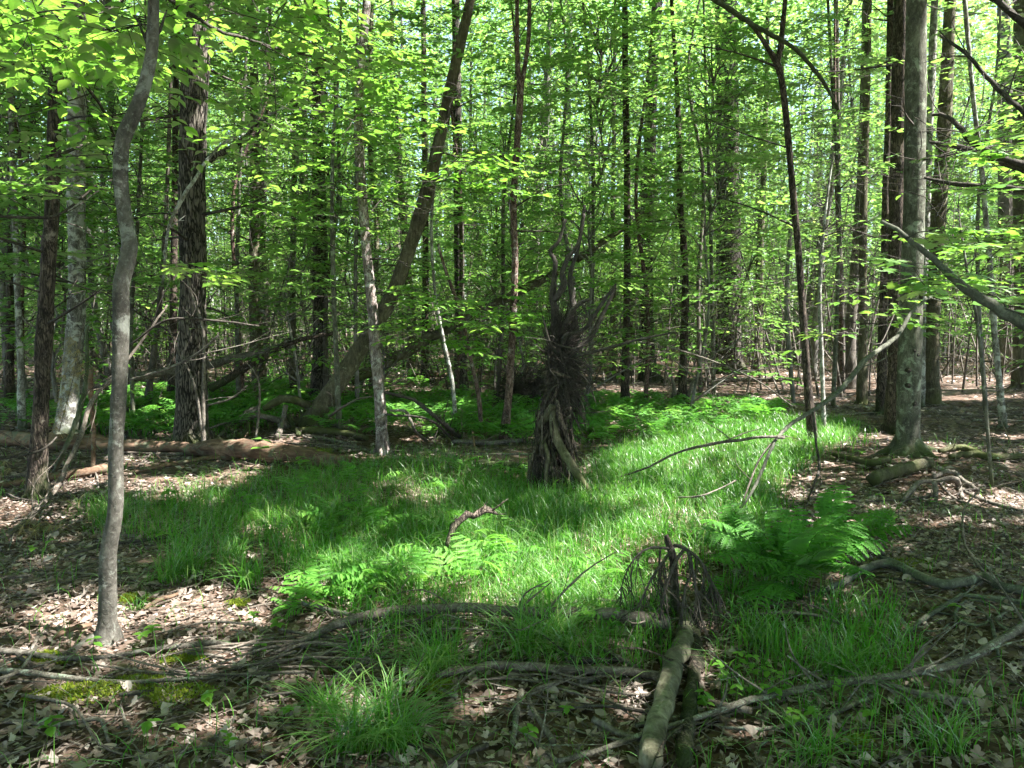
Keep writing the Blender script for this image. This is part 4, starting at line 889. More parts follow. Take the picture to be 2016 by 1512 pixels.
S('', [(758, 772, 6, 9.3), (800, 782, 7, 9.4), (824, 793, 8, 9.4), (865, 827, 9, 9.3), (905, 866, 9)], 'twig_dark', 7, label='dark arched branch falling right of the slim pinkish trunk, highest arch')
S('', [(768, 808, 5, 9.2), (799, 811, 6, 9.2), (817, 847, 6, 9.2), (840, 872, 6)], 'deadwood', 4, label='pale short bent branch under the dark arched branch')
S('', [(760, 816, 4, 9.1), (844, 826, 5, 9.1), (895, 872, 5)], 'twig_dark', 4, label='thin dark bowed branch beneath the highest arched branch')
S('', [(765, 912, 5), (730, 928, 6), (705, 950, 6)], 'deadwood', label='short pale stick at the foot of the slim pinkish trunk')
# left side sticks
S('', [(178, 728, 9, 8.0), (178, 750, 11, 8.0), (182, 807, 9, 8.0), (185, 876, 9, 8.0), (182, 930, 9)], 'rotten', 1, label='broken orange-topped pole standing left of the curvy sapling', name='dead_pole', cat='pole', lump=.1)
S('', [(178, 940, 3), (186, 925, 4, 7.9), (196, 962, 4)], 'deadwood', label='forked pale splinter at the foot of the broken pole')
S('', [(171, 640, 6, 7.4), (169, 751, 8, 7.4), (150, 829, 10, 7.3), (122, 898, 9, 7.2), (106, 935, 8)], 'bark_lichen', 3, label='white lichened dead stem slanting beside the broken pole', name='dead_pole', cat='pole')
S('', [(330, 600, 4, 7.6), (262, 694, 6, 7.4), (222, 743, 8, 7.2), (192, 773, 9, 7.1), (175, 804, 9, 7), (158, 862, 9, 6.8), (133, 912, 9, 6.6), (119, 948, 10, 6.5), (83, 993, 11, 6.2), (33, 1057, 12, 5.7), (-15, 1092, 12, 5.4)], 'twig', 9, label='long thin dead branch slanting down to the left picture edge', tl=(.3, .8), lump=.08)
S('', [(111, 860, 3, 5.8), (89, 882, 5, 5.7), (50, 896, 5, 5.6), (-5, 904, 5, 5.5)], 'twig_dark', 4, label='thin dark branch crossing before the dark left trunk')
S('', [(110, 1000, 6), (95, 1010, 6), (60, 1050, 4)], 'twig_dark', 2, label='small dark stick at the foot of the dark left trunk')
# front left
S('', [(-20, 1294, 14), (40, 1296, 13), (110, 1306, 12), (200, 1304, 9), (285, 1290, 10), (350, 1283, 11), (420, 1276, 11), (496, 1288, 9)], 'deadwood', 0, label='wavy grey root running right past the foot of the curvy sapling', name='root', cat='root', lump=.08)
S('', [(330, 1298, 7), (390, 1297, 8), (440, 1302, 6)], 'deadwood', label='short smooth grey stick just below the wavy root')
S('', [(-10, 1330, 13), (70, 1338, 12), (139, 1346, 11), (243, 1353, 9), (330, 1350, 9), (434, 1341, 8)], 'branch_lichen', 0, label='straight lichened stick lying across the moss at front left', name='fallen_branch', sides=10)
S('', [(10, 1430, 10), (60, 1434, 9), (120, 1436, 9), (190, 1426, 9), (205, 1440, 8), (215, 1470, 7)], 'deadwood', 0, label='dark bent stick on leaves near the bottom left corner', sides=9)
S('', [(238, 1400, 6), (246, 1425, 6), (262, 1452, 6)], 'deadwood', label='short curved grey stick right of the bottom left stick')
S('', [(75, 1262, 8), (62, 1290, 7), (55, 1320, 6)], 'deadwood', label='pale short root piece left of the curvy sapling foot')
S('', [(235, 1378, 8), (270, 1374, 9), (306, 1370, 7)], 'deadwood', label='stubby pale stick between two moss cushions')
S('', [(180, 1240, 10), (130, 1252, 11), (108, 1265, 9)], 'rotten', label='thick brown broken stick left of the curvy sapling foot')
S('', [(280, 1210, 6), (310, 1192, 9), (350, 1178, 7)], 'rotten', 1, label='broken sunlit stick at the left end of the sunny leaf patch')
S('', [(480, 1208, 5), (520, 1196, 5), (565, 1188, 4)], 'twig', 1, label='dark short stick at the right end of the sunny leaf patch')
S('', [(0, 1162, 3), (50, 1174, 3), (115, 1188, 3)], 'twig', label='thin pale straight twig on leaves at the left edge')
S('', [(0, 1188, 4), (40, 1176, 4)], 'deadwood', label='stubby pale twig under the thin straight twig at left edge')
S('', [(240, 1056, 4), (270, 1062, 6), (300, 1070, 4)], 'deadwood', label='short pale stick right of the curvy sapling stem')
# front centre
S('', [(540, 1300, 10), (610, 1280, 15), (650, 1262, 18), (702, 1245, 19), (760, 1233, 20), (830, 1228, 20), (893, 1226, 21), (997, 1233, 21), (1070, 1238, 22), (1136, 1241, 24), (1200, 1248, 26), (1260, 1256, 28), (1320, 1262, 24)], 'twig', 12, lift=2.6, label='long dark arched log across the front centre ending behind the stump log', name='fallen_log', cat='log', sides=12, lump=.09, tmat='twig')
S('', [(740, 1234, 8), (800, 1252, 9), (860, 1266, 9), (915, 1272, 8)], 'twig_dark', 5, label='thin dark branch splitting off below the arched log')
S('', [(860, 1345, 12), (940, 1334, 16), (997, 1331, 17), (1080, 1335, 17), (1170, 1339, 17), (1250, 1344, 18), (1312, 1349, 16)], 'twig', 3, lift=2.0, label='straight grey log below the arched log at the front', name='fallen_log', cat='log', sides=10, lump=.09)
S('', [(850, 1360, 5), (885, 1325, 7), (925, 1285, 7), (945, 1265, 6)], 'branch_lichen', 3, label='lichened stick slanting between the two front logs, left one')
S('', [(893, 1372, 6), (920, 1320, 7), (960, 1288, 6), (1000, 1250, 5)], 'branch_lichen', 2, label='lichened stick slanting between the two front logs, right one')
S('', [(740, 1345, 6), (800, 1352, 8), (850, 1360, 9), (900, 1382, 10)], 'branch_lichen', 3, label='pale stick left of the straight grey log')
S('', [(1028, 1372, 12), (1020, 1400, 12), (1014, 1440, 13), (1010, 1475, 11)], 'branch_lichen', 0, label='short thick lichened stick pointing at the viewer at bottom centre', sides=9)
S('', [(940, 1345, 4), (1035, 1346, 5), (1130, 1372, 6), (1230, 1398, 5), (1350, 1425, 5)], 'twig', 7, label='long thin twig bowing across the front between log and stump', tl=(.1, .3))
S('', [(1145, 1356, 4), (1210, 1362, 5), (1280, 1400, 5), (1360, 1440, 5)], 'twig', 6, label='second bowed twig just above the long thin twig', tl=(.1, .3))
S('', [(1090, 1434, 4), (1170, 1455, 4), (1270, 1470, 3)], 'deadwood', 2, label='pale straight thin twig on leaves at bottom centre')
S('', [(650, 1432, 6), (760, 1462, 7), (850, 1490, 8), (905, 1520, 8)], 'twig_dark', 3, label='dark slim branch crossing the front of the big grass tuft')
S('', [(1028, 1448, 8), (1060, 1478, 9), (1100, 1510, 8)], 'branch_lichen', 2, label='pale forked stick running to the bottom edge')
S('', [(930, 1268, 3), (1010, 1240, 4), (1025, 1300, 3), (1045, 1345, 3)], 'twig', 0, label='hair-thin bent twig over the arched log')
# front right
S('', [(1100, 1522, 10), (1171, 1506, 11), (1260, 1475, 12), (1350, 1448, 12), (1455, 1414, 13), (1540, 1395, 13), (1628, 1378, 14), (1700, 1370, 14), (1767, 1362, 15), (1872, 1345, 16), (1958, 1300, 15), (2030, 1252, 15)], 'branch_lichen', 12, lift=4.0, label='long lichen-covered branch lying across the bottom right', sides=10, lump=.07, tmat='branch_lichen', tl=(.12, .4))
S('', [(1250, 1438, 9), (1330, 1425, 11), (1400, 1418, 10), (1470, 1400, 8)], 'branch_lichen', 3, label='short branch parallel above the long lichen-covered branch')
S('', [(1420, 1440, 6), (1490, 1446, 8), (1559, 1437, 9), (1640, 1415, 10), (1726, 1378, 10)], 'branch_lichen', 2, label='side branch curving below the long lichen-covered branch')
S('', [(1590, 1180, 8), (1640, 1165, 12), (1663, 1156, 14), (1690, 1138, 16), (1730, 1124, 17), (1767, 1127, 18), (1800, 1143, 18), (1840, 1160, 19), (1872, 1164, 19), (1910, 1158, 18), (1934, 1149, 18), (1960, 1163, 18), (2030, 1180, 19)], 'branch_green', 0, label='thick smooth wavy branch lying on leaves at the right', sides=12, lump=.02)
S('', [(1730, 1105, 9), (1760, 1115, 10), (1790, 1128, 8)], 'branch_green', label='short smooth stub beside the thick wavy branch')
S('', [(1660, 1325, 5), (1698, 1310, 8), (1767, 1268, 9), (1812, 1233, 10), (1850, 1208, 10), (1892, 1181, 10)], 'branch_green', 3, label='straight grey branch slanting up right beneath the wavy branch')
S('', [(1890, 1180, 9), (1950, 1186, 10), (2030, 1198, 11)], 'branch_green', 6, label='grey branch running to the right edge under the wavy branch', tl=(.2, .5))
for i, (pts_) in enumerate(([(1396, 1266, 4), (1430, 1230, 5, 3.9), (1483, 1210, 5, 3.85), (1559, 1206, 6, 3.8), (1628, 1216, 6, 3.8), (1680, 1244, 6, 3.75), (1735, 1292, 6)],
                            [(1661, 1182, 3), (1700, 1165, 4, 4.3), (1750, 1164, 4, 4.2), (1790, 1188, 4, 4.1), (1850, 1233, 4)],
                            [(1490, 1200, 3), (1560, 1186, 4, 4), (1620, 1200, 4, 3.9), (1660, 1232, 4)])):
    S('', pts_, 'twig', 1, label=('thin bowed twig arching over the right grass, longest', 'thin bowed twig arching beside the wavy branch', 'thin bowed twig just behind the longest arching twig')[i], sides=5)
S('', [(1928, 966, 3, 5.2), (1900, 997, 4, 5.1), (1895, 1035, 5, 5.0), (1900, 1072, 5, 4.8), (1926, 1113, 6, 4.5), (1957, 1147, 6, 4.3), (1992, 1186, 6)], 'twig', 3, label='thin dead twig hanging over the wavy branch end')
for i, pts_ in enumerate(([(1882, 1235, 5), (1880, 1215, 6), (1900, 1190, 5), (1940, 1188, 4)], [(1882, 1222, 5), (1910, 1238, 6), (1940, 1235, 5), (1950, 1215, 4)], [(1925, 1200, 5), (1950, 1230, 7), (1958, 1262, 7), (1965, 1300, 6)],
                           [(1760, 1258, 4), (1800, 1250, 5), (1850, 1248, 4), (1870, 1232, 3)], [(1980, 1212, 6), (1960, 1228, 5), (1990, 1250, 6), (2020, 1240, 8)])):
    S('', pts_, 'branch_green', 1, label=('curled twig loop beside the straight slanting grey branch', 'curled twig under the right edge branch', 'crooked twig hanging down from the right edge branch', 'thin wavering twig left of the curled twig loop', 'knobbly crooked root at the right edge')[i], lump=.08)
# roots, log and bleached roots near the holed trunk
S('', [(1718, 960, 26), (1754, 945, 26), (1800, 930, 22), (1832, 923, 18)], 'bark_mossy', 0, label='short mossy log with a cut end below the holed trunk', name='fallen_log', cat='log', sides=14)
S('', [(1712, 938, 6), (1740, 932, 9), (1770, 923, 10)], 'deadwood', label='pale broken stick left of the short mossy log')
S('', [(1640, 899, 8), (1676, 909, 12), (1712, 919, 13), (1750, 912, 14)], 'bark_mossy', 2, label='mossy root snaking left from the holed trunk', name='root', cat='root')
for i, pts_ in enumerate(([(1778, 992, 8), (1792, 966, 10, 6.9), (1811, 949, 10, 7), (1838, 948, 10, 7), (1866, 943, 10, 7), (1883, 944, 11, 7), (1888, 966, 10), (1896, 985, 7)], [(1838, 940, 8, 7.1), (1859, 930, 9, 7.2), (1878, 930, 9, 7.2), (1897, 947, 9, 7.1), (1926, 970, 8)],
                           [(1838, 948, 9, 6.9), (1843, 963, 11, 6.9), (1842, 988, 10)], [(1885, 962, 7), (1914, 980, 8), (1950, 994, 9), (2012, 1012, 7)], [(1850, 955, 5), (1880, 985, 6), (1920, 1000, 5), (1960, 1012, 4)])):
    S('', pts_, 'deadwood', 3, label=('pale twisted root arching highest right of the mossy log', 'pale root bending over behind the highest arch', 'stubby pale root leg of the arched root', 'long pale root trailing to the right edge', 'thin pale root lying under the arched roots')[i], name='root', cat='root', lump=.1, step=.04, tl=(.1, .4))
S('', [(1870, 905, 10), (1914, 902, 14), (1960, 908, 15), (2020, 906, 14)], 'bark_mossy', 3, label='mossy log lying at the right edge beyond the pale roots', name='fallen_log', cat='log')
S('', [(1850, 893, 9), (1890, 890, 16), (1930, 898, 12)], 'bark_mossy', 2, label='lumpy mossy root right of the holed trunk', name='root', cat='root', lump=.2)
# the big leaning dead branch in front of the holed trunk
S('', [(1440, 1025, 5), (1462, 996, 5, 6.0), (1490, 950, 6, 6.1), (1524, 872, 7, 6.3), (1556, 836, 8, 6.5), (1594, 812, 9, 6.6), (1650, 772, 10, 6.8), (1708, 705, 10, 7.0), (1764, 664, 9, 7.2), (1795, 614, 7, 7.3), (1830, 586, 6, 7.4), (1874, 560, 4, 7.5)], 'branch_green', 3, label='long bare branch leaning up right across the holed trunk', tl=(.2, .6))
S('', [(1462, 990, 3, 6.0), (1478, 945, 4, 6.1), (1498, 900, 4, 6.2), (1540, 850, 5, 6.4)], 'twig', 3, label='pale fork running beside the lower leaning branch')
S('', [(1545, 862, 6, 6.3), (1500, 860, 6, 6.3), (1460, 866, 6, 6.4), (1390, 876, 6, 6.6), (1330, 893, 5, 6.8), (1270, 922, 4, 7.0), (1190, 950, 4)], 'deadwood', 2, label='long thin pale twig bending left over the grass')
S('', [(1600, 812, 5, 6.5), (1608, 880, 5, 6.3), (1612, 920, 5, 6.2), (1600, 960, 4, 6.0), (1590, 985, 3)], 'twig_dark', 3, label='dark twig hanging down from the leaning branch')
S('', [(1320, 980, 3), (1370, 978, 4, 5.9), (1410, 965, 3, 6.0), (1450, 945, 3, 6.2)], 'deadwood', 0, label='thin white twig bowed over the bright grass')
S('', [(1316, 683, 3, 9.5), (1390, 706, 3, 9.3), (1450, 730, 3, 9.0), (1500, 755, 3, 8.6), (1560, 800, 3, 8.2)], 'deadwood', 6, label='thin pale bare branch fanning before the far pale log', tl=(.3, .7))
S('', [(1735, 437, 7, 5.4), (1765, 452, 9, 5.3), (1799, 479, 11, 5.2), (1851, 521, 14, 5.1), (1889, 559, 17, 5.0), (1950, 600, 19, 4.9), (2040, 655, 22, 4.8)], 'branch_green', 5, label='smooth grey diagonal branch entering from the right edge', tl=(.15, .5))
# more thin crossing branches up front, held by trees out of the picture
for lab, pts_, mt_ in (
    ('thin dark branch crossing high between sapling and slim pinkish trunk', [(320, -10, 8, 5.0), (380, 30, 8, 5.2), (430, 60, 7, 5.4), (480, 75, 6, 5.6), (560, 100, 5, 5.9), (640, 118, 4, 6.2), (690, 150, 3, 6.4)], 'twig_dark'),
    ('thin dark branch sloping across the lichened trunk at upper left', [(70, 40, 5, 4.4), (120, 100, 5, 4.6), (170, 170, 6, 4.8), (205, 220, 6, 5), (228, 280, 5, 5.2)], 'twig_dark'),
    ('bare dead branch reaching in from the left edge at mid height', [(-20, 425, 5, 5.0), (60, 428, 6, 5.2), (120, 420, 5, 5.4), (195, 360, 3, 5.6)], 'twig_dark'),
    ('pale bent dead branch before the broad pine trunk', [(320, 560, 5, 7.4), (332, 450, 6, 7.4), (360, 390, 8, 7.4), (385, 350, 7, 7.4), (420, 300, 6, 7.6), (470, 262, 5, 7.8), (560, 210, 3, 8.)], 'bark_lichen'),
    ('bowed white twig crossing low before the broad pine trunk', [(255, 748, 4, 7.0), (330, 725, 5, 7.0), (390, 695, 5, 7.0), (430, 660, 4, 7.0)], 'deadwood'),
    ('thin dark bowed twig crossing the broad pine trunk', [(255, 680, 4, 7.2), (330, 630, 4, 7.2), (430, 632, 4, 7.2), (510, 642, 3, 7.4)], 'twig_dark'),
    ('curved dead limb sweeping left behind the holed trunk', [(2030, 330, 15, 7.2), (1970, 310, 14, 7.2), (1920, 285, 12, 7.3), (1890, 250, 10, 7.4), (1860, 228, 8, 7.5), (1835, 226, 5, 7.6)], 'twig_dark'),
    ('long drooping dead limb at the right edge, upper one', [(2040, 345, 12, 8.0), (1950, 310, 12, 8.0), (1890, 290, 10, 8.2), (1830, 280, 6, 8.4)], 'twig_dark'),
    ('long drooping dead limb at the right edge, lower one', [(2040, 375, 12, 7.0), (1960, 368, 10, 7.2), (1880, 362, 9, 7.5), (1820, 350, 5, 7.8)], 'twig_dark'),
    ('thin dead branch dropping left from the right edge', [(2040, 245, 10, 6.5), (1960, 170, 9, 6.7), (1900, 105, 7, 6.9), (1850, 70, 5, 7.0)], 'twig_dark'),
    ('bare thin branch descending from the upper right corner', [(2030, 60, 14, 6.0), (1990, 25, 12, 6.0), (1960, 0, 11, 6.), (1935, -20, 9, 6)], 'twig_dark'),
    ('grey branch slanting in from top centre to the forked dark tree', [(1395, -10, 10, 9.0), (1470, 40, 10, 9.0), (1530, 75, 9, 9.1), (1570, 100, 8, 9.2), (1620, 160, 7, 9.4), (1650, 215, 5, 9.6)], 'bark_lichen'),
):
    S('', pts_, mt_, 8, label=lab, tl=(.2, .8), name='dead_branch')
# hooked dead stick in the grass
S('', [(876, 1130, 7), (878, 1090, 8, 4.75), (886, 1052, 9, 4.8), (896, 1036, 12, 4.85), (918, 1012, 13, 4.9), (934, 1016, 11, 4.93), (956, 1004, 12, 4.95), (980, 1012, 4, 5)], 'bark_dark', 4, label='hooked dead stick rising out of the grass among ferns', lump=.25, tl=(.05, .15))

# ------------------------------------------------------------------ root snag
rng = np.random.default_rng(77)
b = G(1085, 962); Ys = b[1]
snag = tag(empty('root_snag', b), 'tall dark upturned root snag with tangled roots and twisted upright stems, in grass', 'tree stump')
def on(px, py, w, dy=0.): return [*P(px, py, Ys + dy), radpx(w, Ys + dy)]
pth = smooth_path(np.array([on(1090, 985, 84), on(1090, 950, 80), on(1089, 905, 74), on(1088, 860, 62), on(1090, 815, 54), on(1094, 770, 44), on(1096, 725, 36), on(1094, 690, 30), on(1095, 655, 18)]), step=.025)
V, T = tube(pth, 28, .17, seed=3); V = V + rng.normal(0, .006, V.shape)
link('stump', MB().add(V, T).mesh('stump', M['bark_dark'], origin=b), snag)
for pts_, mt_ in (([(1089, 800, 17, -.2), (1090, 830, 18, -.27), (1093, 858, 18, -.3), (1108, 889, 18, -.34), (1132, 927, 17, -.4), (1153, 958, 14, -.45), (1176, 985, 9, -.5)], 'bark_mossy'),
                  ([(1096, 785, 10, -.18), (1102, 822, 10, -.3), (1115, 855, 9, -.32), (1123, 890, 8, -.34)], 'bark_dark'),
                  ([(1060, 880, 10, -.1), (1046, 905, 9, -.15), (1043, 925, 9, -.15), (1041, 950, 7, -.15)], 'bark_mossy'),
                  ([(1070, 868, 9, -.26), (1079, 900, 9, -.34), (1075, 937, 8, -.38), (1078, 985, 8, -.42)], 'bark_mossy'),
                  ([(1095, 890, 8, -.3), (1085, 920, 8, -.36), (1098, 950, 8, -.38)], 'bark_dark'),
                  ([(1115, 860, 12, -.05), (1126, 910, 12, -.1), (1130, 960, 11, -.1)], 'bark_dark'),
                  ([(1062, 842, 14, -.16), (1075, 822, 15, -.22), (1090, 800, 14, -.24)], 'bark_mossy'),
                  ([(1085, 730, 8, -.2), (1105, 738, 9, -.26), (1125, 745, 7, -.28)], 'bark_dark'),
                  ([(1100, 745, 6, -.2), (1096, 770, 6, -.24), (1085, 790, 5, -.26)], 'bark_dark')):
    rows = np.array([on(*q) for q in pts_]); link('root', MB().add(*tube(smooth_path(rows, step=.03), 9, .1)).mesh('root', M[mt_], origin=b), snag)
for pts_ in ([(1095, 700, 22, 0), (1099, 650, 20, 0), (1091, 611, 15, 0), (1087, 580, 12, 0), (1094, 549, 10, 0), (1087, 514, 9, 0), (1087, 498, 8, 0), (1104, 476, 7, 0), (1112, 430, 5, 0)],
             [(1092, 590, 11, -.02), (1100, 575, 12, -.04), (1109, 558, 11, -.05), (1107, 538, 10, -.05), (1120, 506, 9, -.05), (1133, 478, 8, -.05), (1150, 420, 5, -.05)],
             [(1112, 700, 18, .1), (1128, 660, 16, .1), (1129, 628, 13, .1), (1123, 583, 10, .1), (1125, 542, 9, .1), (1130, 505, 8, .1), (1140, 475, 8, .1), (1150, 410, 6, .1)],
             [(1110, 690, 10, -.1), (1118, 665, 9, -.15), (1152, 645, 8, -.2), (1184, 596, 7, -.25), (1210, 562, 5, -.3)],
             [(1112, 705, 10, -.1), (1140, 685, 9, 0), (1166, 666, 9, .1), (1181, 624, 8, .15), (1202, 585, 6, .2), (1217, 555, 4, .2)],
             [(1105, 660, 9, -.1), (1124, 618, 8, -.2), (1142, 600, 7, -.25), (1165, 586, 5, -.3)],
             [(1105, 715, 8, -.1), (1135, 704, 7, -.2), (1201, 686, 6, -.3), (1262, 672, 5, -.4), (1330, 655, 3, -.5)],
             [(1100, 700, 7, -.1), (1084, 676, 6, -.2), (1078, 650, 4, -.2), (1070, 620, 3, -.2)]):
    rows = np.array([on(*q) for q in pts_]); rows[:, 3] *= 1.05; rows[1:, :3] += rng.normal(0, .012, (len(rows) - 1, 3)); link('stem', MB().add(*tube(smooth_path(rows, step=.04), 8, .1)).mesh('stem', M['twig_dark'], origin=b), snag)
for _ in range(46):
    c_ = P(rng.uniform(1070, 1122), rng.uniform(670, 800), Ys + rng.uniform(-.2, .05)); a_ = rng.uniform(-1.2, 2.4) if rng.random() < .6 else rng.uniform(-3, 3); L_ = rng.uniform(.15, .48)
    d_ = np.array([math.cos(a_), rng.uniform(-.7, .2), math.sin(a_) * .7]); r0 = rng.uniform(.004, .012); k1 = c_ + d_ * L_ * .5 + rng.normal(0, .04, 3); k2 = c_ + d_ * L_ + rng.normal(0, .05, 3) - [0, 0, .06]
    link('root', MB().add(*tube(smooth_path(np.array([[*c_, r0], [*k1, r0 * .8], [*k2, r0 * .35]]), step=.05), 5, .1)).mesh('root', M['twig_dark'], origin=b), snag)
for _ in range(22):
    px_, py_ = rng.uniform(1056, 1128), rng.uniform(800, 900); r0 = rng.uniform(.006, .016); c_ = P(px_, py_, Ys - rng.uniform(.18, .3)); e_ = P(px_ + rng.normal(0, 16), py_ + rng.uniform(40, 110), Ys - rng.uniform(.2, .4)); e_[2] = max(e_[2], b[2]); m_ = (c_ + e_) / 2 + rng.normal(0, .03, 3)
    link('root', MB().add(*tube(smooth_path(np.array([[*c_, r0], [*m_, r0 * .9], [*e_, r0 * .4]]), step=.04), 6, .15)).mesh('root', M['bark_dark' if rng.random() < .7 else 'twig'], origin=b), snag)
mt = MB(); c0 = P(1108, 730, Ys - .05); n = 700
a = c0 + rng.normal(0, 1, (n, 3)) * [.065, .07, .13]; d = unit(rng.normal(0, 1, (n, 3)) * [1, .9, .8] + [.45, -.2, .0]); Lr = .05 + .26 * rng.random(n) ** 1.6
mt.add(*sticks(a, a + d * Lr[:, None], .0035, .0012))
n = 300; a = c0 + rng.normal(0, 1, (n, 3)) * [.06, .06, .1] + [.04, -.02, -.12]; d = unit(rng.normal(0, .3, (n, 3)) + [.25, -.1, -1]); Lr = rng.uniform(.1, .38, n)
mt.add(*sticks(a, a + d * Lr[:, None], .004, .0012))
n = 420; a = P(1092, 850, Ys - .14) + rng.normal(0, 1, (n, 3)) * [.10, .06, .2]; d = unit(rng.normal(0, .4, (n, 3)) + [.05, -.1, -1]); mt.add(*sticks(a, a + d * rng.uniform(.08, .3, (n, 1)), .004, .001))
n = 420; a = P(1098, 680, Ys) + rng.normal(0, 1, (n, 3)) * [.07, .06, .12]; d = unit(rng.normal(0, .35, (n, 3)) + [.35, -.1, .8]); mt.add(*sticks(a, a + d * rng.uniform(.1, .45, (n, 1)), .004, .001))
o = link('fine_roots', mt.mesh('fine_roots', M['twig_dark'], origin=b), snag); o['kind'] = 'stuff'
# smaller root wad behind
b2 = G(1035, 800); mt = MB(); n = 900; th = rng.uniform(0, 6.28, n); rad = .42 * np.sqrt(rng.random(n))
a = b2 + np.c_[rad * np.cos(th), rng.normal(0, .15, n), .30 + .30 * rng.normal(0, .6, n)]; a[:, 2] = np.maximum(a[:, 2], b2[2]); d = unit(rng.normal(0, 1, (n, 3)) + np.c_[np.cos(th), -.4 * np.ones(n), .5 * np.ones(n)])
mt.add(*sticks(a, a + d * rng.uniform(.12, .45, (n, 1)), .009, .003))
w2 = tag(empty('root_wad', b2), 'low dark tangle of upturned roots behind the slim forked trunk', 'roots')
o = link('fine_roots', mt.mesh('fine_roots', M['twig_dark'], origin=b2), w2); o['kind'] = 'stuff'
pth = smooth_path(np.array([[*(b2 + [-.15, .1, -.1]), .3], [*(b2 + [0, .1, .25]), .26], [*(b2 + [.05, .12, .5]), .12]]), step=.05); link('stump', MB().add(*tube(pth, 16, .2)).mesh('stump', M['bark_dark'], origin=b2), w2)

# ------------------------------------------------------------------ broken stump with drooping dead twigs, and its log
b = G(1331, 1222); Yb = b[1]
st = tag(empty('broken_stump', b), 'thin broken stump with a mop of drooping dead twigs at front right', 'tree stump')
def on(px, py, w, dy=0.): return [*P(px, py, Yb + dy), radpx(w, Yb + dy)]
link('post', MB().add(*tube(smooth_path(np.array([on(1333, 1235, 20), on(1331, 1199, 18), on(1327, 1139, 17), on(1325, 1099, 16), on(1317, 1072, 13), on(1311, 1054, 9)]), step=.02), 12, .1)).mesh('post', M['bark_dark'], origin=b), st)
arcs = ([(1320, 1080, 10, 0), (1300, 1078, 9, -.05), (1283, 1078, 8, -.08), (1259, 1089, 7, -.1), (1237, 1119, 5, -.12), (1224, 1155, 4, -.12), (1219, 1205, 3, -.12)],
        [(1327, 1076, 9, 0), (1307, 1103, 9, -.12), (1285, 1135, 8, -.2), (1269, 1167, 6, -.24), (1255, 1200, 4, -.25)],
        [(1345, 1083, 10, -.05), (1329, 1107, 11, -.2), (1317, 1139, 10, -.27), (1307, 1171, 8, -.3), (1299, 1218, 6, -.3), (1297, 1270, 4, -.3)],
        [(1327, 1074, 12, 0), (1340, 1076, 13, -.03), (1355, 1085, 12, -.08), (1374, 1099, 9, -.12), (1386, 1119, 8, -.15), (1385, 1150, 6, -.15), (1392, 1180, 4, -.15)],
        [(1382, 1110, 7, -.13), (1402, 1147, 6, -.15), (1418, 1175, 5, -.15), (1431, 1205, 3, -.15)],
        [(1354, 1086, 11, -.08), (1361, 1115, 11, -.2), (1370, 1159, 10, -.25), (1378, 1208, 9, -.28), (1390, 1244, 8, -.3), (1418, 1306, 6, -.3)],
        [(1358, 1110, 8, -.18), (1359, 1131, 8, -.25), (1349, 1159, 8, -.3), (1343, 1208, 7, -.33), (1339, 1258, 6, -.35), (1337, 1310, 4, -.35)],
        [(1300, 1080, 7, .05), (1298, 1120, 7, .1), (1303, 1150, 5, .1), (1312, 1190, 3, .1)])
tips = []
for pts_ in arcs:
    p_ = smooth_path(np.array([on(*q) for q in pts_]), step=.025); p_[:, 3] *= .62; tips.append(p_)
    link('drooping_branch', MB().add(*tube(p_, 7, .08)).mesh('drooping_branch', M['twig_dark'], origin=b), st)
mt = MB()
for p_ in tips:
    for _ in range(26):
        s = p_[rng.integers(len(p_) // 3, len(p_))]; L_ = rng.uniform(.08, .32); e = s[:3] + unit(rng.normal(0, .28, 3) + [0, -.05, -1]) * L_; e[2] = max(e[2], b[2] + .01); m_ = (s[:3] + e) / 2 + rng.normal(0, .02, 3)
        mt.add(*tube(smooth_path(np.array([[*s[:3], .003], [*m_, .0022], [*e, .001]]), step=.05), 4, cap=False))
o = link('twigs', mt.mesh('twigs', M['twig_dark'], origin=b), st); o['kind'] = 'stuff'
S('', [(1350, 1235, 24), (1349, 1262, 34), (1345, 1290, 38), (1328, 1335, 40), (1308, 1400, 44), (1290, 1470, 46), (1276, 1530, 48)], 'log_olive', 0, label='pale barkless log pointing at the viewer below the broken stump', name='fallen_log', cat='log', sides=16, lump=.05)
S('', [(1366, 1240, 20), (1370, 1300, 26), (1362, 1380, 28), (1352, 1460, 30), (1345, 1530, 30)], 'bark_dark', 3, label='dark rotten log lying along the right side of the pale stump log', name='fallen_log', cat='log', lump=.15)
# brush heap at front
hb = G(600, 1290); mt = MB()
for i in range(46):
    a0 = hb + np.array([rng.normal(0, .28), rng.normal(0, .13), rng.uniform(.01, .07)]); ang = rng.normal(.25, .5) + (math.pi if rng.random() < .5 else 0); L_ = rng.uniform(.3, .95)
    e = a0 + np.array([math.cos(ang) * L_, math.sin(ang) * L_ * .6, 0]); e[2] = float(terrain(e[0], e[1])) + rng.uniform(.005, .1); m_ = (a0 + e) / 2 + rng.normal(0, .04, 3); m_[2] = max(m_[2], float(terrain(m_[0], m_[1])) + .01); r0 = rng.uniform(.003, .009)
    mt.add(*tube(smooth_path(np.array([[*a0, r0], [*m_, r0 * .8], [*e, r0 * .4]]), step=.06), 5, .05, cap=False))
o = link('brush_heap', mt.mesh('brush_heap', M['twig'], origin=hb), None, hb); tag(o, 'tangled heap of thin dead twigs at the left end of the arched log', 'brush', kind='stuff')

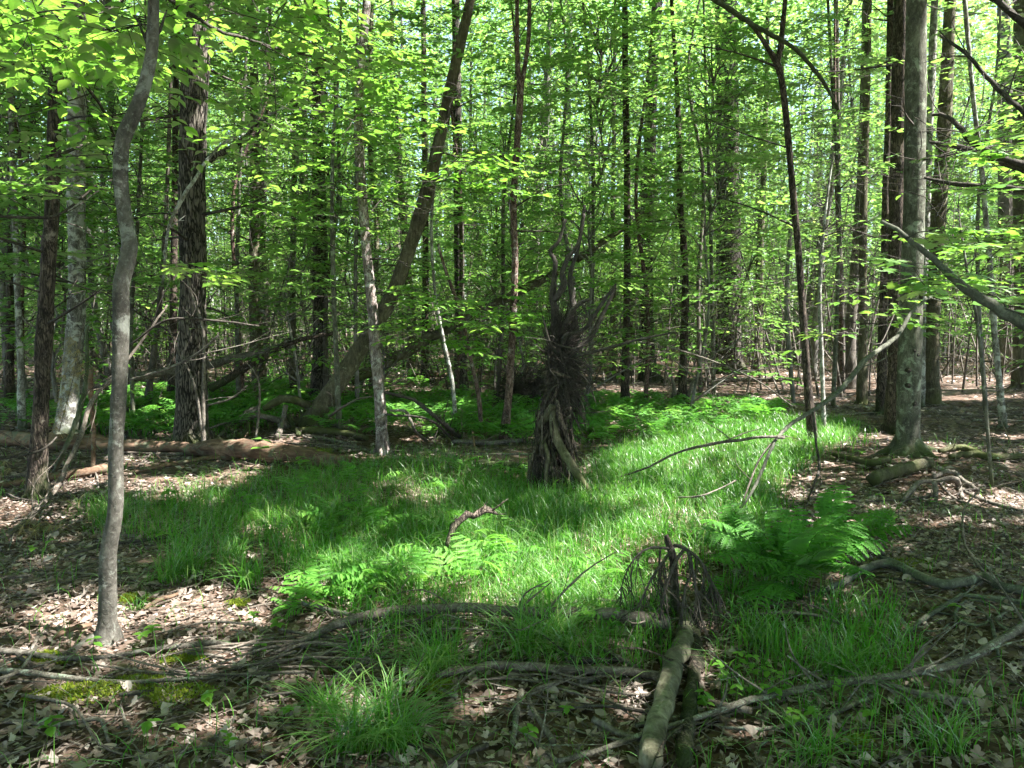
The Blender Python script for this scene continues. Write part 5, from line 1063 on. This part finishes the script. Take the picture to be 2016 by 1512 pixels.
# ------------------------------------------------------------------ random fallen sticks, one thing each
rng = np.random.default_rng(88); k = 0
while k < 70:
    x, y, z = [float(v[0]) for v in sample_ground(1, 2.7, 14, rng, 1.3, .56)]
    px, py = proj((x, y, z))
    if inpoly(px, py, GRASS_A) or inpoly(px, py, GRASS_C) or (inpoly(px, py, FERNBED)): continue
    L_ = rng.uniform(.2, .9) * (1 + y / 14); a = rng.uniform(0, 6.28); r0 = rng.uniform(.004, .014) * (1 + y / 14)
    rows = []
    for t in (0, .35, .7, 1):
        xx, yy = x + math.cos(a) * L_ * t + rng.normal(0, .04 * L_), y + math.sin(a) * L_ * t * .8 + rng.normal(0, .04 * L_)
        rows.append([xx, yy, float(terrain(xx, yy)) + r0 + rng.uniform(0, .04), r0 * (1 - .6 * t)])
    mb_ = MB().add(*tube(smooth_path(np.array(rows), step=.06), 6, .08))
    for _ in range(rng.integers(0, 4)):
        s = rows[rng.integers(1, 4)]; d = unit(np.array([math.cos(a + rng.normal(0, .8)), math.sin(a + rng.normal(0, .8)), .1])); mb_.add(*sticks([s[:3]], [np.array(s[:3]) + d * L_ * .3], s[3] * .6, s[3] * .2, 4))
    mn, dn = [('twig', 'brown fallen stick'), ('deadwood', 'grey fallen stick'), ('branch_lichen', 'lichened fallen stick'), ('twig_dark', 'dark fallen stick')][rng.integers(4)]
    o = link('fallen_stick', mb_.mesh('fallen_stick', M[mn], origin=rows[0][:3]), None, rows[0][:3]); tag(o, None, 'stick', 'sticks on the forest ground'); later(o, dn, rows[0]); k += 1

# ------------------------------------------------------------------ fallen leaves
rng = np.random.default_rng(99)
DT = [dead_template((0, 2, 2, 0, 1, 2, 0, 2, 1)[i], rng) for i in range(9)]
lit_mb = MB()
def drop_leaves(n, y0, y1, p, smin, smax, hi=True):
    x, y, z = sample_ground(n, y0, y1, rng, p)
    px, py = proj((x, y, z)); k = ~((inpoly(px, py, GRASS_A) | inpoly(px, py, GRASS_C)) & (rng.random(n) < .6)); x, y, z = x[k], y[k], z[k]; n = len(x)
    pos = np.c_[x, y, z + rng.uniform(0, .014, n)]; a = rng.uniform(0, 6.283, n); X = np.c_[np.cos(a), np.sin(a), rng.normal(0, .25, n)]; Nn = np.c_[rng.normal(0, .34, (n, 2)), np.ones(n)]
    s = rng.uniform(smin, smax, n); tint = np.clip(rng.normal(.5, .24, n), 0, 1)
    if not hi:
        V, T = place(LEAF0[0] - [.5, 0, 0], LEAF0[1], pos, X, Nn, s); lit_mb.add(V, T, np.repeat(tint, 2)); return
    kind = rng.integers(9, size=n)
    for q in range(9):
        m_ = kind == q
        if m_.any():
            V, T = place(DT[q][0], DT[q][1], pos[m_], X[m_], Nn[m_], s[m_]); lit_mb.add(V, T, np.repeat(tint[m_], len(DT[q][1])))
drop_leaves(11000, 2.0, 7.5, .8, .03, .075)
drop_leaves(42000, 2.0, 7.5, .8, .015, .045, False)
drop_leaves(12000, 6.5, 15, .9, .05, .11, False)
drop_leaves(14000, 13, 40, .8, .09, .2, False)
o = link('leaf_litter', lit_mb.mesh('leaf_litter', M['dead_leaf'], smooth=False)); tag(o, 'brown and grey dead leaves covering the forest ground', 'leaves', kind='stuff')
lm = [[MB().add(DT[q][0], DT[q][1], ti).mesh('fallen_leaf', M['dead_leaf'], smooth=False) for ti in (.2, .42, .6, .8, .95)] for q in range(9)]
from mathutils import Matrix
k = 0
while k < 290:
    x, y, z = [float(v[0]) for v in sample_ground(1, 2.55, 4.9, rng, 1.2, .45)]
    px, py = proj((x, y, z))
    if inpoly(px, py, GRASS_A) or inpoly(px, py, GRASS_C): continue
    o = bpy.data.objects.new('fallen_leaf', lm[rng.integers(9)][rng.integers(5)]); COL.objects.link(o); o.parent = floor
    s = rng.uniform(.045, .085); o.location = (x, y, z + rng.uniform(.014, .028)); o.rotation_euler = (rng.normal(0, .35), rng.normal(0, .35), rng.uniform(0, 6.28)); o.scale = (s, s, s); k += 1
# twig litter
tw = MB(); n = 11000; x, y, z = sample_ground(n, 2.3, 20, rng, 1.2); L_ = .05 + .4 * rng.random(n) ** 2.5 * (1 + y / 16); a = rng.uniform(0, 6.28, n)
A = np.c_[x, y, z + .008]; xb, yb = x + np.cos(a) * L_, y + np.sin(a) * L_; B = np.c_[xb, yb, terrain(xb, yb) + rng.uniform(.005, .05, n)]; r0 = rng.uniform(.0012, .004, n) * (1 + y / 10)
tw.add(*sticks(A, B, r0, r0 * .5, 4))
o = link('twig_litter', tw.mesh('twig_litter', M['twig'])); tag(o, 'thin twigs strewn over the leaf-covered ground', 'twigs', kind='stuff')

# ------------------------------------------------------------------ grass
rng = np.random.default_rng(123)
def blades(mb_, x, y, h, w, lean, rng, tint=.5):
    n = len(x); z = terrain(x, y) - .01; a = rng.uniform(0, 6.283, n); D = np.c_[np.cos(a), np.sin(a), np.zeros(n)]; Sd = np.c_[-np.sin(a), np.cos(a), np.zeros(n)]
    tw = rng.normal(0, .5, n)[:, None]; Sd = Sd * np.cos(tw) + D * np.sin(tw)
    base = np.c_[x, y, z]; rows = []
    for t, wf in ((0, .8), (.33, 1.), (.62, .85), (.85, .5)):
        c = base + D * (lean * h * t ** 2)[:, None] + np.c_[np.zeros((n, 2)), h * (t - .42 * np.minimum(lean, 1.2) * t ** 2.6)]
        rows += [c - Sd * (w * wf * .5)[:, None], c + Sd * (w * wf * .5)[:, None]]
    c = base + D * (lean * h)[:, None] + np.c_[np.zeros((n, 2)), h * (1 - .42 * np.minimum(lean, 1.2))]; rows.append(c - np.c_[np.zeros((n, 2)), .06 * h * lean])
    V = np.stack(rows, 1).reshape(-1, 3)
    t = np.array([[0, 1, 3], [0, 3, 2], [2, 3, 5], [2, 5, 4], [4, 5, 7], [4, 7, 6], [6, 7, 8]])
    T = (t[None] + (np.arange(n) * 9)[:, None, None]).reshape(-1, 3)
    mb_.add(V, T, np.repeat(np.clip(rng.normal(tint, .2, n), 0, 1), 7))
gm = MB()
def grass_in(poly, n, y0, y1, h, w=.0045, seedy=1.):
    x, y, z = sample_ground(n * 7, y0, y1, rng, 1.); px, py = proj((x, y, z)); k = inpoly(px + rng.normal(0, 14, len(px)), py + rng.normal(0, 8, len(px)), poly)
    clump = np.sin(2.9 * x + 1.3 * np.sin(2.2 * y)) * np.sin(3.3 * y + 1.1 * np.sin(1.7 * x)); k &= rng.random(len(x)) < .55 + .45 * clump
    x, y = x[k][:n], y[k][:n]; m_ = len(x)
    q = rng.random(m_) < .6; cx = x[q][rng.integers(max(q.sum(), 1), size=m_) // 9 * 9 % max(q.sum(), 1)]; 
    blades(gm, x, y, rng.uniform(h * .55, h * 1.25, m_), w * rng.uniform(.6, 1.3, m_) * (1 + y / 14), np.abs(rng.normal(.55, .35, m_)), rng)
grass_in(GRASS_A, 44000, 3.7, 12.5, .21, .0036)
x, y, z = sample_ground(16000, 3.7, 12.5, rng); px, py = proj((x, y, z)); k_ = inpoly(px, py, GRASS_A) | inpoly(px, py, GRASS_B); x, y = x[k_], y[k_]; blades(gm, x, y, rng.uniform(.24, .40, len(x)), np.full(len(x), .0036), np.abs(rng.normal(.8, .4, len(x))), rng, .6)
grass_in(GRASS_B, 9500, 4.5, 9.5, .2, .0038)
grass_in(GRASS_C, 4600, 3.1, 4.8, .20)
grass_in(GRASS_D, 1500, 9, 12.5, .25)
grass_in(LEFTBED, 3000, 9, 15, .25, .008)
grass_in([(640, 1190), (1000, 1200), (1330, 1190), (1320, 1330), (1100, 1360), (900, 1340), (780, 1300)], 3200, 2.9, 4.6, .2, .004)
grass_in([(1380, 1280), (1700, 1290), (2016, 1380), (2016, 1512), (1500, 1512), (1400, 1400)], 1300, 2.5, 4.2, .16, .004)
x, y, z = sample_ground(4800, 2.4, 10, rng, 1.2); blades(gm, x, y, rng.uniform(.05, .2, len(x)), np.full(len(x), .004), np.abs(rng.normal(.7, .4, len(x))), rng)
x, y, z = sample_ground(9000, 3.6, 10, rng, 1.); px, py = proj((x, y, z)); k_ = inpoly(px, py, GRASS_A) | inpoly(px, py, GRASS_B); x, y = x[k_], y[k_]; dry = MB(); blades(dry, x, y, rng.uniform(.08, .22, len(x)), np.full(len(x), .0032), np.abs(rng.normal(1.0, .4, len(x))), rng, .7)
do = link('dry_grass', dry.mesh('dry_grass', M['needles'], smooth=True)); tag(do, 'dry straw-coloured blades scattered among the green grass', 'grass', kind='stuff')
o = link('grass', gm.mesh('grass', M['grass'], smooth=True)); tag(o, 'bright green sedge and grass carpeting the sunny clearing', 'grass', kind='stuff')
for i, (px, py, n, h, r) in enumerate(((770, 1465, 230, .30, .14), (690, 1475, 110, .26, .10), (640, 1405, 90, .20, .10), (865, 1315, 110, .24, .10), (835, 1335, 90, .2, .07), (1085, 1285, 120, .32, .13), (1030, 1290, 80, .3, .09), (1130, 1300, 70, .26, .08), (370, 1130, 150, .26, .13), (335, 1145, 90, .2, .09), (490, 1150, 120, .24, .12),
                                       (1850, 1475, 70, .2, .1), (1600, 1500, 60, .2, .1), (1655, 1330, 90, .2, .1), (1745, 1030, 70, .2, .1), (1395, 800, 120, .28, .22), (1560, 905, 60, .25, .15), (1640, 870, 90, .3, .18), (220, 1030, 220, .26, .16), (455, 1105, 80, .2, .1), (270, 1200, 25, .12, .08), (720, 1300, 60, .2, .12), (1500, 1270, 120, .25, .14))):
    c = G(px, py); mb_ = MB(); rr = r * np.sqrt(rng.random(n)) * .7; a = rng.uniform(0, 6.283, n)
    blades(mb_, c[0] + rr * np.cos(a), c[1] + rr * np.sin(a), rng.uniform(h * .6, h * 1.25, n), rng.uniform(.0035, .0072, n), np.abs(rng.normal(.95, .45, n)), rng, .55)
    o = link('grass_tuft', mb_.mesh('grass_tuft', M['grass'], origin=c), None, c); tag(o, None, 'grass', 'grass tufts'); later(o, ('long-bladed grass tuft' if n > 110 else 'thin grass tuft'), c)

# ------------------------------------------------------------------ ferns
def frond_mesh(seed, L_=.6, npair=16, shape='big', arch=.5, lobes=True, tint=.45):
    r = np.random.default_rng(seed); mb_ = MB(); n = 24; t = np.linspace(0, 1, n)
    z = L_ * (1.05 * t - arch * t ** 2.5); x = L_ * (.22 * t + .58 * t ** 1.8 * (.6 + arch)); y = L_ * .05 * np.sin(3 * t + seed)
    C = np.c_[x, y, z]; st_ = np.c_[C, np.linspace(.0035, .001, n) * (L_ / .6)]; mb_.add(*tube(st_ if lobes else st_[[0, 6, 12, 18, 23]], 4 if lobes else 3, cap=False), .2)
    Tn = np.gradient(C, axis=0); Tn = unit(Tn)
    pos, X, Nn, S_ = [], [], [], []
    t0 = .26 if shape == 'big' else .34
    for i, tt in enumerate(np.linspace(t0, .985, npair)):
        f = (tt - t0) / (1 - t0); j = int(tt * (n - 1)); tg = Tn[j]; sd = unit(np.cross([0, 0, 1.], tg)); nn = unit(np.cross(tg, sd))
        l = (L_ * .24 * (math.sin(math.pi * min(.12 + f * .95, 1)) ** .75) if shape == 'big' else L_ * .36 * (1 - f) ** .8 * (.75 + .5 * f) + .012)
        for s in (1, -1):
            d = unit(sd * s + tg * r.uniform(.2, .45) - np.array([0, 0, r.uniform(.05, .3)])); pos.append(C[j] + tg * (.0 if s > 0 else L_ * .012)); X.append(d); Nn.append(nn + r.normal(0, .12, 3)); S_.append([l, max(l * (.75 if shape == 'big' else .62), .012), l])
    if lobes:
        if shape == 'big':
            e = []
            for i in range(7): u_ = .06 + i * .125; wv = .17 * (1 - (u_ - .2) ** 2 * 1.1) * (1 - .55 * max(0, u_ - .5)); e += [(u_, wv * .55), (u_ + .035, wv), (u_ + .085, wv * .92)]
        else:
            e = [(.04, .10), (.16, .17), (.28, .145), (.40, .21), (.52, .165), (.63, .19), (.74, .13), (.84, .12)]
        tp = fan([(0, 0)] + [(a_, -b_) for a_, b_ in e] + [(1, 0)] + [(a_, b_) for a_, b_ in e[::-1]], .4); tp[0][:, 2] = .25 * np.abs(tp[0][:, 1]) - .12 * tp[0][:, 0] ** 2
    else: tp = (LEAF0[0] * [1, .75, 1], LEAF0[1])
    V, T = place(tp[0], tp[1], np.array(pos), np.array(X), np.array(Nn), np.array(S_)); mb_.add(V, T, np.repeat(np.clip(r.normal(tint, .1, len(pos)), 0, 1), len(tp[1])))
    return mb_
FB = [frond_mesh(900 + i, .70, 19, 'big', a, tint=.38).mesh('frond', M['fern']) for i, a in enumerate((.28, .40, .55, .45, .65))]
FS = [frond_mesh(920 + i, .36, 9, 'small', a, tint=tn).mesh('frond', M['fern']) for i, (a, tn) in enumerate(((.42, .6), (.55, .75), (.62, .5), (.5, .65)))]
FM = [frond_mesh(940 + i, .45, 12, 'big', a, tint=.55).mesh('frond', M['fern']) for i, a in enumerate((.5, .6, .7))]
def fern(px, py, n, meshes, s, desc, label=None, angs=None, group='ferns'):
    c = G(px, py); r = empty('fern', c); tag(r, label, 'fern', group)
    if label is None: later(r, desc, c)
    a0 = rng.uniform(0, 6.28)
    for i in range(n):
        o = link('frond', meshes[rng.integers(len(meshes))], r); a = (angs[i] if angs else a0 + i * 6.283 / n + rng.normal(0, .3))
        o.rotation_euler = (rng.normal(0, .15), rng.normal(0, .18), a); k_ = s * rng.uniform(.75, 1.1); o.scale = (k_, k_, k_); o.location = (rng.normal(0, .02), rng.normal(0, .02), -.01)
fern(1572, 1172, 19, FB, .98, '', 'large dark green fern with many broad fronds behind the right grass', None, 'ferns')
fern(1500, 1120, 4, FB, .8, '', 'pale-fronded fern on the left side of the large dark fern', [2.6, 3.2, 3.7, 2.0])
fern(1640, 1100, 5, FB, .8, '', 'fern reaching up right just behind the large dark fern', [.2, .9, 1.6, -.4, 5.5])
for (px, py, n, s) in ((590, 1190, 5, .8), (640, 1175, 5, .95), (655, 1200, 4, .7), (720, 1175, 5, .9), (760, 1165, 5, .9), (830, 1165, 5, .95), (700, 1200, 5, .8), (925, 1150, 5, 1.0), (940, 1140, 4, .95), (735, 1110, 4, 1.), (1015, 1115, 4, 1.05), (1010, 1070, 4, .9), (1105, 1140, 4, .8), (1205, 1160, 5, 1.0), (1180, 1145, 4, .8), (1190, 1250, 3, .75), (1130, 1245, 3, .7), (850, 1095, 4, .8), (800, 1140, 4, .8), (560, 1215, 4, .6), (665, 1130, 4, .7), (1390, 1170, 3, .6), (1450, 1130, 3, .7), (990, 1160, 4, .7), (1075, 1085, 4, .7), (1290, 1110, 4, .7)):
    fern(px, py, n, FS, s, 'small wavy-edged fern' if n > 3 else 'tiny sparse fern')
k = 0
while k < 24:
    px, py = rng.uniform(460, 1060), rng.uniform(915, 1075)
    if not (inpoly(px, py, GRASS_B) or (py > 980 and inpoly(px, py, GRASS_A) and px < 1000)): continue
    fern(px, py, rng.integers(3, 6), FS if rng.random() < .55 else FM, rng.uniform(.6, .9), 'mid-green fern'); k += 1
k = 0
while k < 70:
    px, py = rng.uniform(640, 1560), rng.uniform(800, 890)
    if not inpoly(px, py, FERNBED): continue
    fern(px, py, rng.integers(3, 6), FM, rng.uniform(.8, 1.25), 'light fern'); k += 1
fb = MB(); proto = [frond_mesh(960 + i, .5, 11, 'big', a, lobes=False, tint=.5).arrays() for i, a in enumerate((.5, .6, .72))]
def bed(poly, n, y0, y1, s0, s1):
    x, y, z = sample_ground(n * 12, y0, y1, rng); px, py = proj((x, y, z)); kk = np.nonzero(inpoly(px + rng.normal(0, 12, len(px)), py + rng.normal(0, 4, len(px)), poly))[0][:n]
    for i in kk:
        V, T, C = proto[rng.integers(3)]; a = rng.uniform(0, 6.28); s = rng.uniform(s0, s1); ca, sa = math.cos(a), math.sin(a); R_ = np.array([[ca, -sa, 0], [sa, ca, 0], [0, 0, 1]])
        fb.add((V * s) @ R_.T + [x[i], y[i], z[i]], T, np.clip(C + rng.normal(0, .12), 0, 1))
bed(FERNBED, 850, 8.5, 17, .7, 1.2); bed(LEFTBED, 600, 9, 18, .7, 1.2)
bed([(0, 790), (140, 800), (130, 860), (0, 850)], 120, 9, 16, .7, 1.1); bed([(480, 700), (1050, 700), (1050, 780), (480, 780)], 260, 14, 30, .8, 1.4)
o = link('fern_undergrowth', fb.mesh('fern_undergrowth', M['fern'])); tag(o, 'light green low ferns massed behind the clearing', 'ferns', kind='stuff')

# ------------------------------------------------------------------ seedlings, low leafy shrub, moss, pine needles
lfm = [MB().add(LEAF1[0] * [1, 1.25, 1], LEAF1[1], t).mesh('leaf', M['leaf_near']) for t in (.3, .5, .65)]
stm = {}
def plant(px, py, h, whorls, lf, desc, label=None, name='seedling', spread=1.):
    c = G(px, py); r = empty(name, c); tag(r, label, 'plant', 'seedlings on the forest ground')
    if label is None: later(r, desc, c)
    tip = np.array([rng.normal(0, .15 * h), rng.normal(0, .15 * h), h]); link('stem', MB().add(*tube(smooth_path(np.array([[0, 0, -.01, .002], [*(tip * [.4, .4, .55]), .0016], [*tip, .001]]), step=.03), 5, cap=False), .4).mesh('stem', M['stem']), r)
    for wv in range(whorls):
        zf = 1 - wv * .28; k_ = rng.integers(2, 5) if whorls > 1 else rng.integers(3, 6); a0 = rng.uniform(0, 6.28)
        for j in range(k_):
            o = link('leaf', lfm[rng.integers(3)], r); s = lf * rng.uniform(.7, 1.1); o.scale = (s, s, s); o.location = [float(v) for v in tip * zf]; o.rotation_euler = (rng.normal(0, .15), rng.uniform(-.15, .35), a0 + j * 6.283 / k_ + rng.normal(0, .2))
for (px, py, h, wv, lf) in ((90, 1478, .10, 2, .05), (285, 1468, .09, 1, .055), (345, 1465, .07, 1, .035), (410, 1395, .08, 2, .05), (185, 1285, .07, 2, .05), (300, 1262, .08, 2, .05), (275, 1275, .06, 1, .05), (500, 1245, .1, 2, .045), (545, 1255, .1, 2, .05), (570, 1420, .05, 1, .035), (450, 1490, .08, 2, .04), (520, 1300, .08, 2, .04), (100, 1085, .08, 1, .06), (70, 1100, .08, 1, .05), (325, 1075, .09, 1, .06), (790, 1380, .12, 3, .035), (1038, 1475, .10, 2, .05), (1120, 1470, .15, 1, .04), (1730, 990, .08, 1, .05), (1840, 1000, .08, 2, .05), (1690, 905, .1, 1, .08), (1960, 915, .1, 2, .06), (1930, 930, .08, 2, .05), (1700, 1440, .08, 1, .05), (1650, 1385, .1, 2, .05), (1880, 1210, .05, 1, .05), (1560, 900, .12, 2, .08), (510, 930, .35, 2, .14), (600, 935, .2, 2, .1), (330, 990, .12, 1, .09)):
    plant(px, py, h, wv, lf, 'tiny green seedling with oval leaves' if lf < .07 else 'leafy green seedling')
for (px, py) in ((1450, 1330), (1480, 1345), (1510, 1350), (1530, 1365), (1555, 1385), (1470, 1375), (1500, 1395), (1430, 1370), (1530, 1400), (1445, 1400), (1420, 1345), (1575, 1440), (1560, 1455), (1395, 1400), (1600, 1430)):
    plant(px, py, rng.uniform(.07, .13), rng.integers(2, 4), .042, 'low sprig with small round leaves')
for (px, py, r, h) in ((195, 1366, .14, .03), (345, 1372, .15, .035), (360, 1300, .09, .025), (470, 1190, .06, .02), (275, 1345, .1, .02), (265, 1180, .08, .02), (865, 1360, .08, .03), (1690, 1465, .05, .02), (1690, 1240, .05, .015), (620, 890, .25, .03), (110, 1370, .1, .02), (1760, 1110, .2, .012), (90, 1300, .1, .02)):
    c = G(px, py); n = 900; rr = r * np.sqrt(rng.random(n)); a = rng.uniform(0, 6.28, n); rr *= 1 + .3 * np.sin(3 * a + px); xx, yy = c[0] + rr * np.cos(a), c[1] + rr * np.sin(a) * .7
    base = np.c_[xx, yy, terrain(xx, yy) + h * np.sqrt(np.maximum(0, 1 - (rr / (1.3 * r)) ** 2)) * rng.uniform(.2, 1, n)]; V, T = place(LEAF0[0] * [1, .9, 1], LEAF0[1], base, unit(rng.normal(0, .7, (n, 3)) + [0, 0, 1.]), rng.normal(0, 1, (n, 3)), rng.uniform(.008, .02, n))
    o = link('moss_cushion', MB().add(V, T, np.repeat(np.clip(rng.normal(.55, .25, n), 0, 1), 2)).mesh('moss_cushion', M['moss'], smooth=False, origin=c), None, c); tag(o, None, 'moss', 'moss cushions'); later(o, 'yellow-green moss cushion', c)
def needles(name, label, spots, Y, nper, ln, bpts=None):
    p0 = P(spots[0][0], spots[0][1], Y) if Y else G(*spots[0]); r = tag(empty(name, p0), label, 'pine sprig')
    for (px, py) in spots:
        c = P(px, py, Y + rng.normal(0, .05)) if Y else G(px, py) + [0, 0, .07]
        d = unit(rng.normal(0, .55, (nper, 3)) + [-.25, -.1, -.75]); V, T = sticks(np.repeat(c[None], nper, 0), c + d * rng.uniform(ln * .7, ln * 1.1, (nper, 1)), .0013, .0006); link('needle_tuft', MB().add(V, T, np.repeat(np.clip(rng.normal(.5, .2, nper), 0, 1), 6)).mesh('needle_tuft', M['needles'], origin=p0), r)
    if bpts is not None: link('twig', MB().add(*tube(smooth_path(np.array([[*P(a_, b_, Y), .004] for a_, b_ in bpts]), step=.05), 5)).mesh('twig', M['twig'], origin=p0), r)
needles('pine_sprig', 'hanging dead pine sprig with tan needle tufts by the lichened trunk', [(140, 664), (150, 672), (155, 688), (138, 690), (150, 705), (165, 715), (132, 712), (145, 722), (158, 732), (128, 738), (140, 745), (150, 755), (126, 762), (138, 770), (120, 785), (133, 792), (128, 808), (118, 820), (112, 842)], 7.0, 26, .11, [(165, 640), (152, 690), (145, 740), (132, 790), (116, 850)])
needles('pine_sprig', 'green-tan pine sprig lying on leaves near the left edge', [(60, 1040), (80, 1048), (100, 1052), (45, 1055), (120, 1050), (70, 1062)], None, 30, .10)
needles('pine_sprig', 'small pine sprig on the ground at the left picture edge', [(10, 920), (20, 935), (5, 945)], None, 30, .12)
# ------------------------------------------------------------------ faint haze added to veil and lighten the far trees
hm, nt, out = nodes('haze'); vol = N(nt, 'ShaderNodeVolumePrincipled'); vol.inputs['Density'].default_value = HAZE; vol.inputs['Color'].default_value = (.93, .97, 1, 1); vol.inputs['Anisotropy'].default_value = .3
nt.links.new(vol.outputs[0], out.inputs['Volume'])
bx = np.array([[x, y, z] for x in (-160, 160) for y in (-40, 200) for z in (-1.8, 62.)]); qd = np.array([[0, 1, 3, 2], [4, 6, 7, 5], [0, 4, 5, 1], [2, 3, 7, 6], [0, 2, 6, 4], [1, 5, 7, 3]])
hz = link('haze', MB().add(bx, np.vstack([qd[:, [0, 1, 2]], qd[:, [0, 2, 3]]])).mesh('haze', hm, smooth=False)); tag(hz, 'thin haze added between the trees to veil and lighten the far woods', 'air', kind='stuff')
finish_labels()
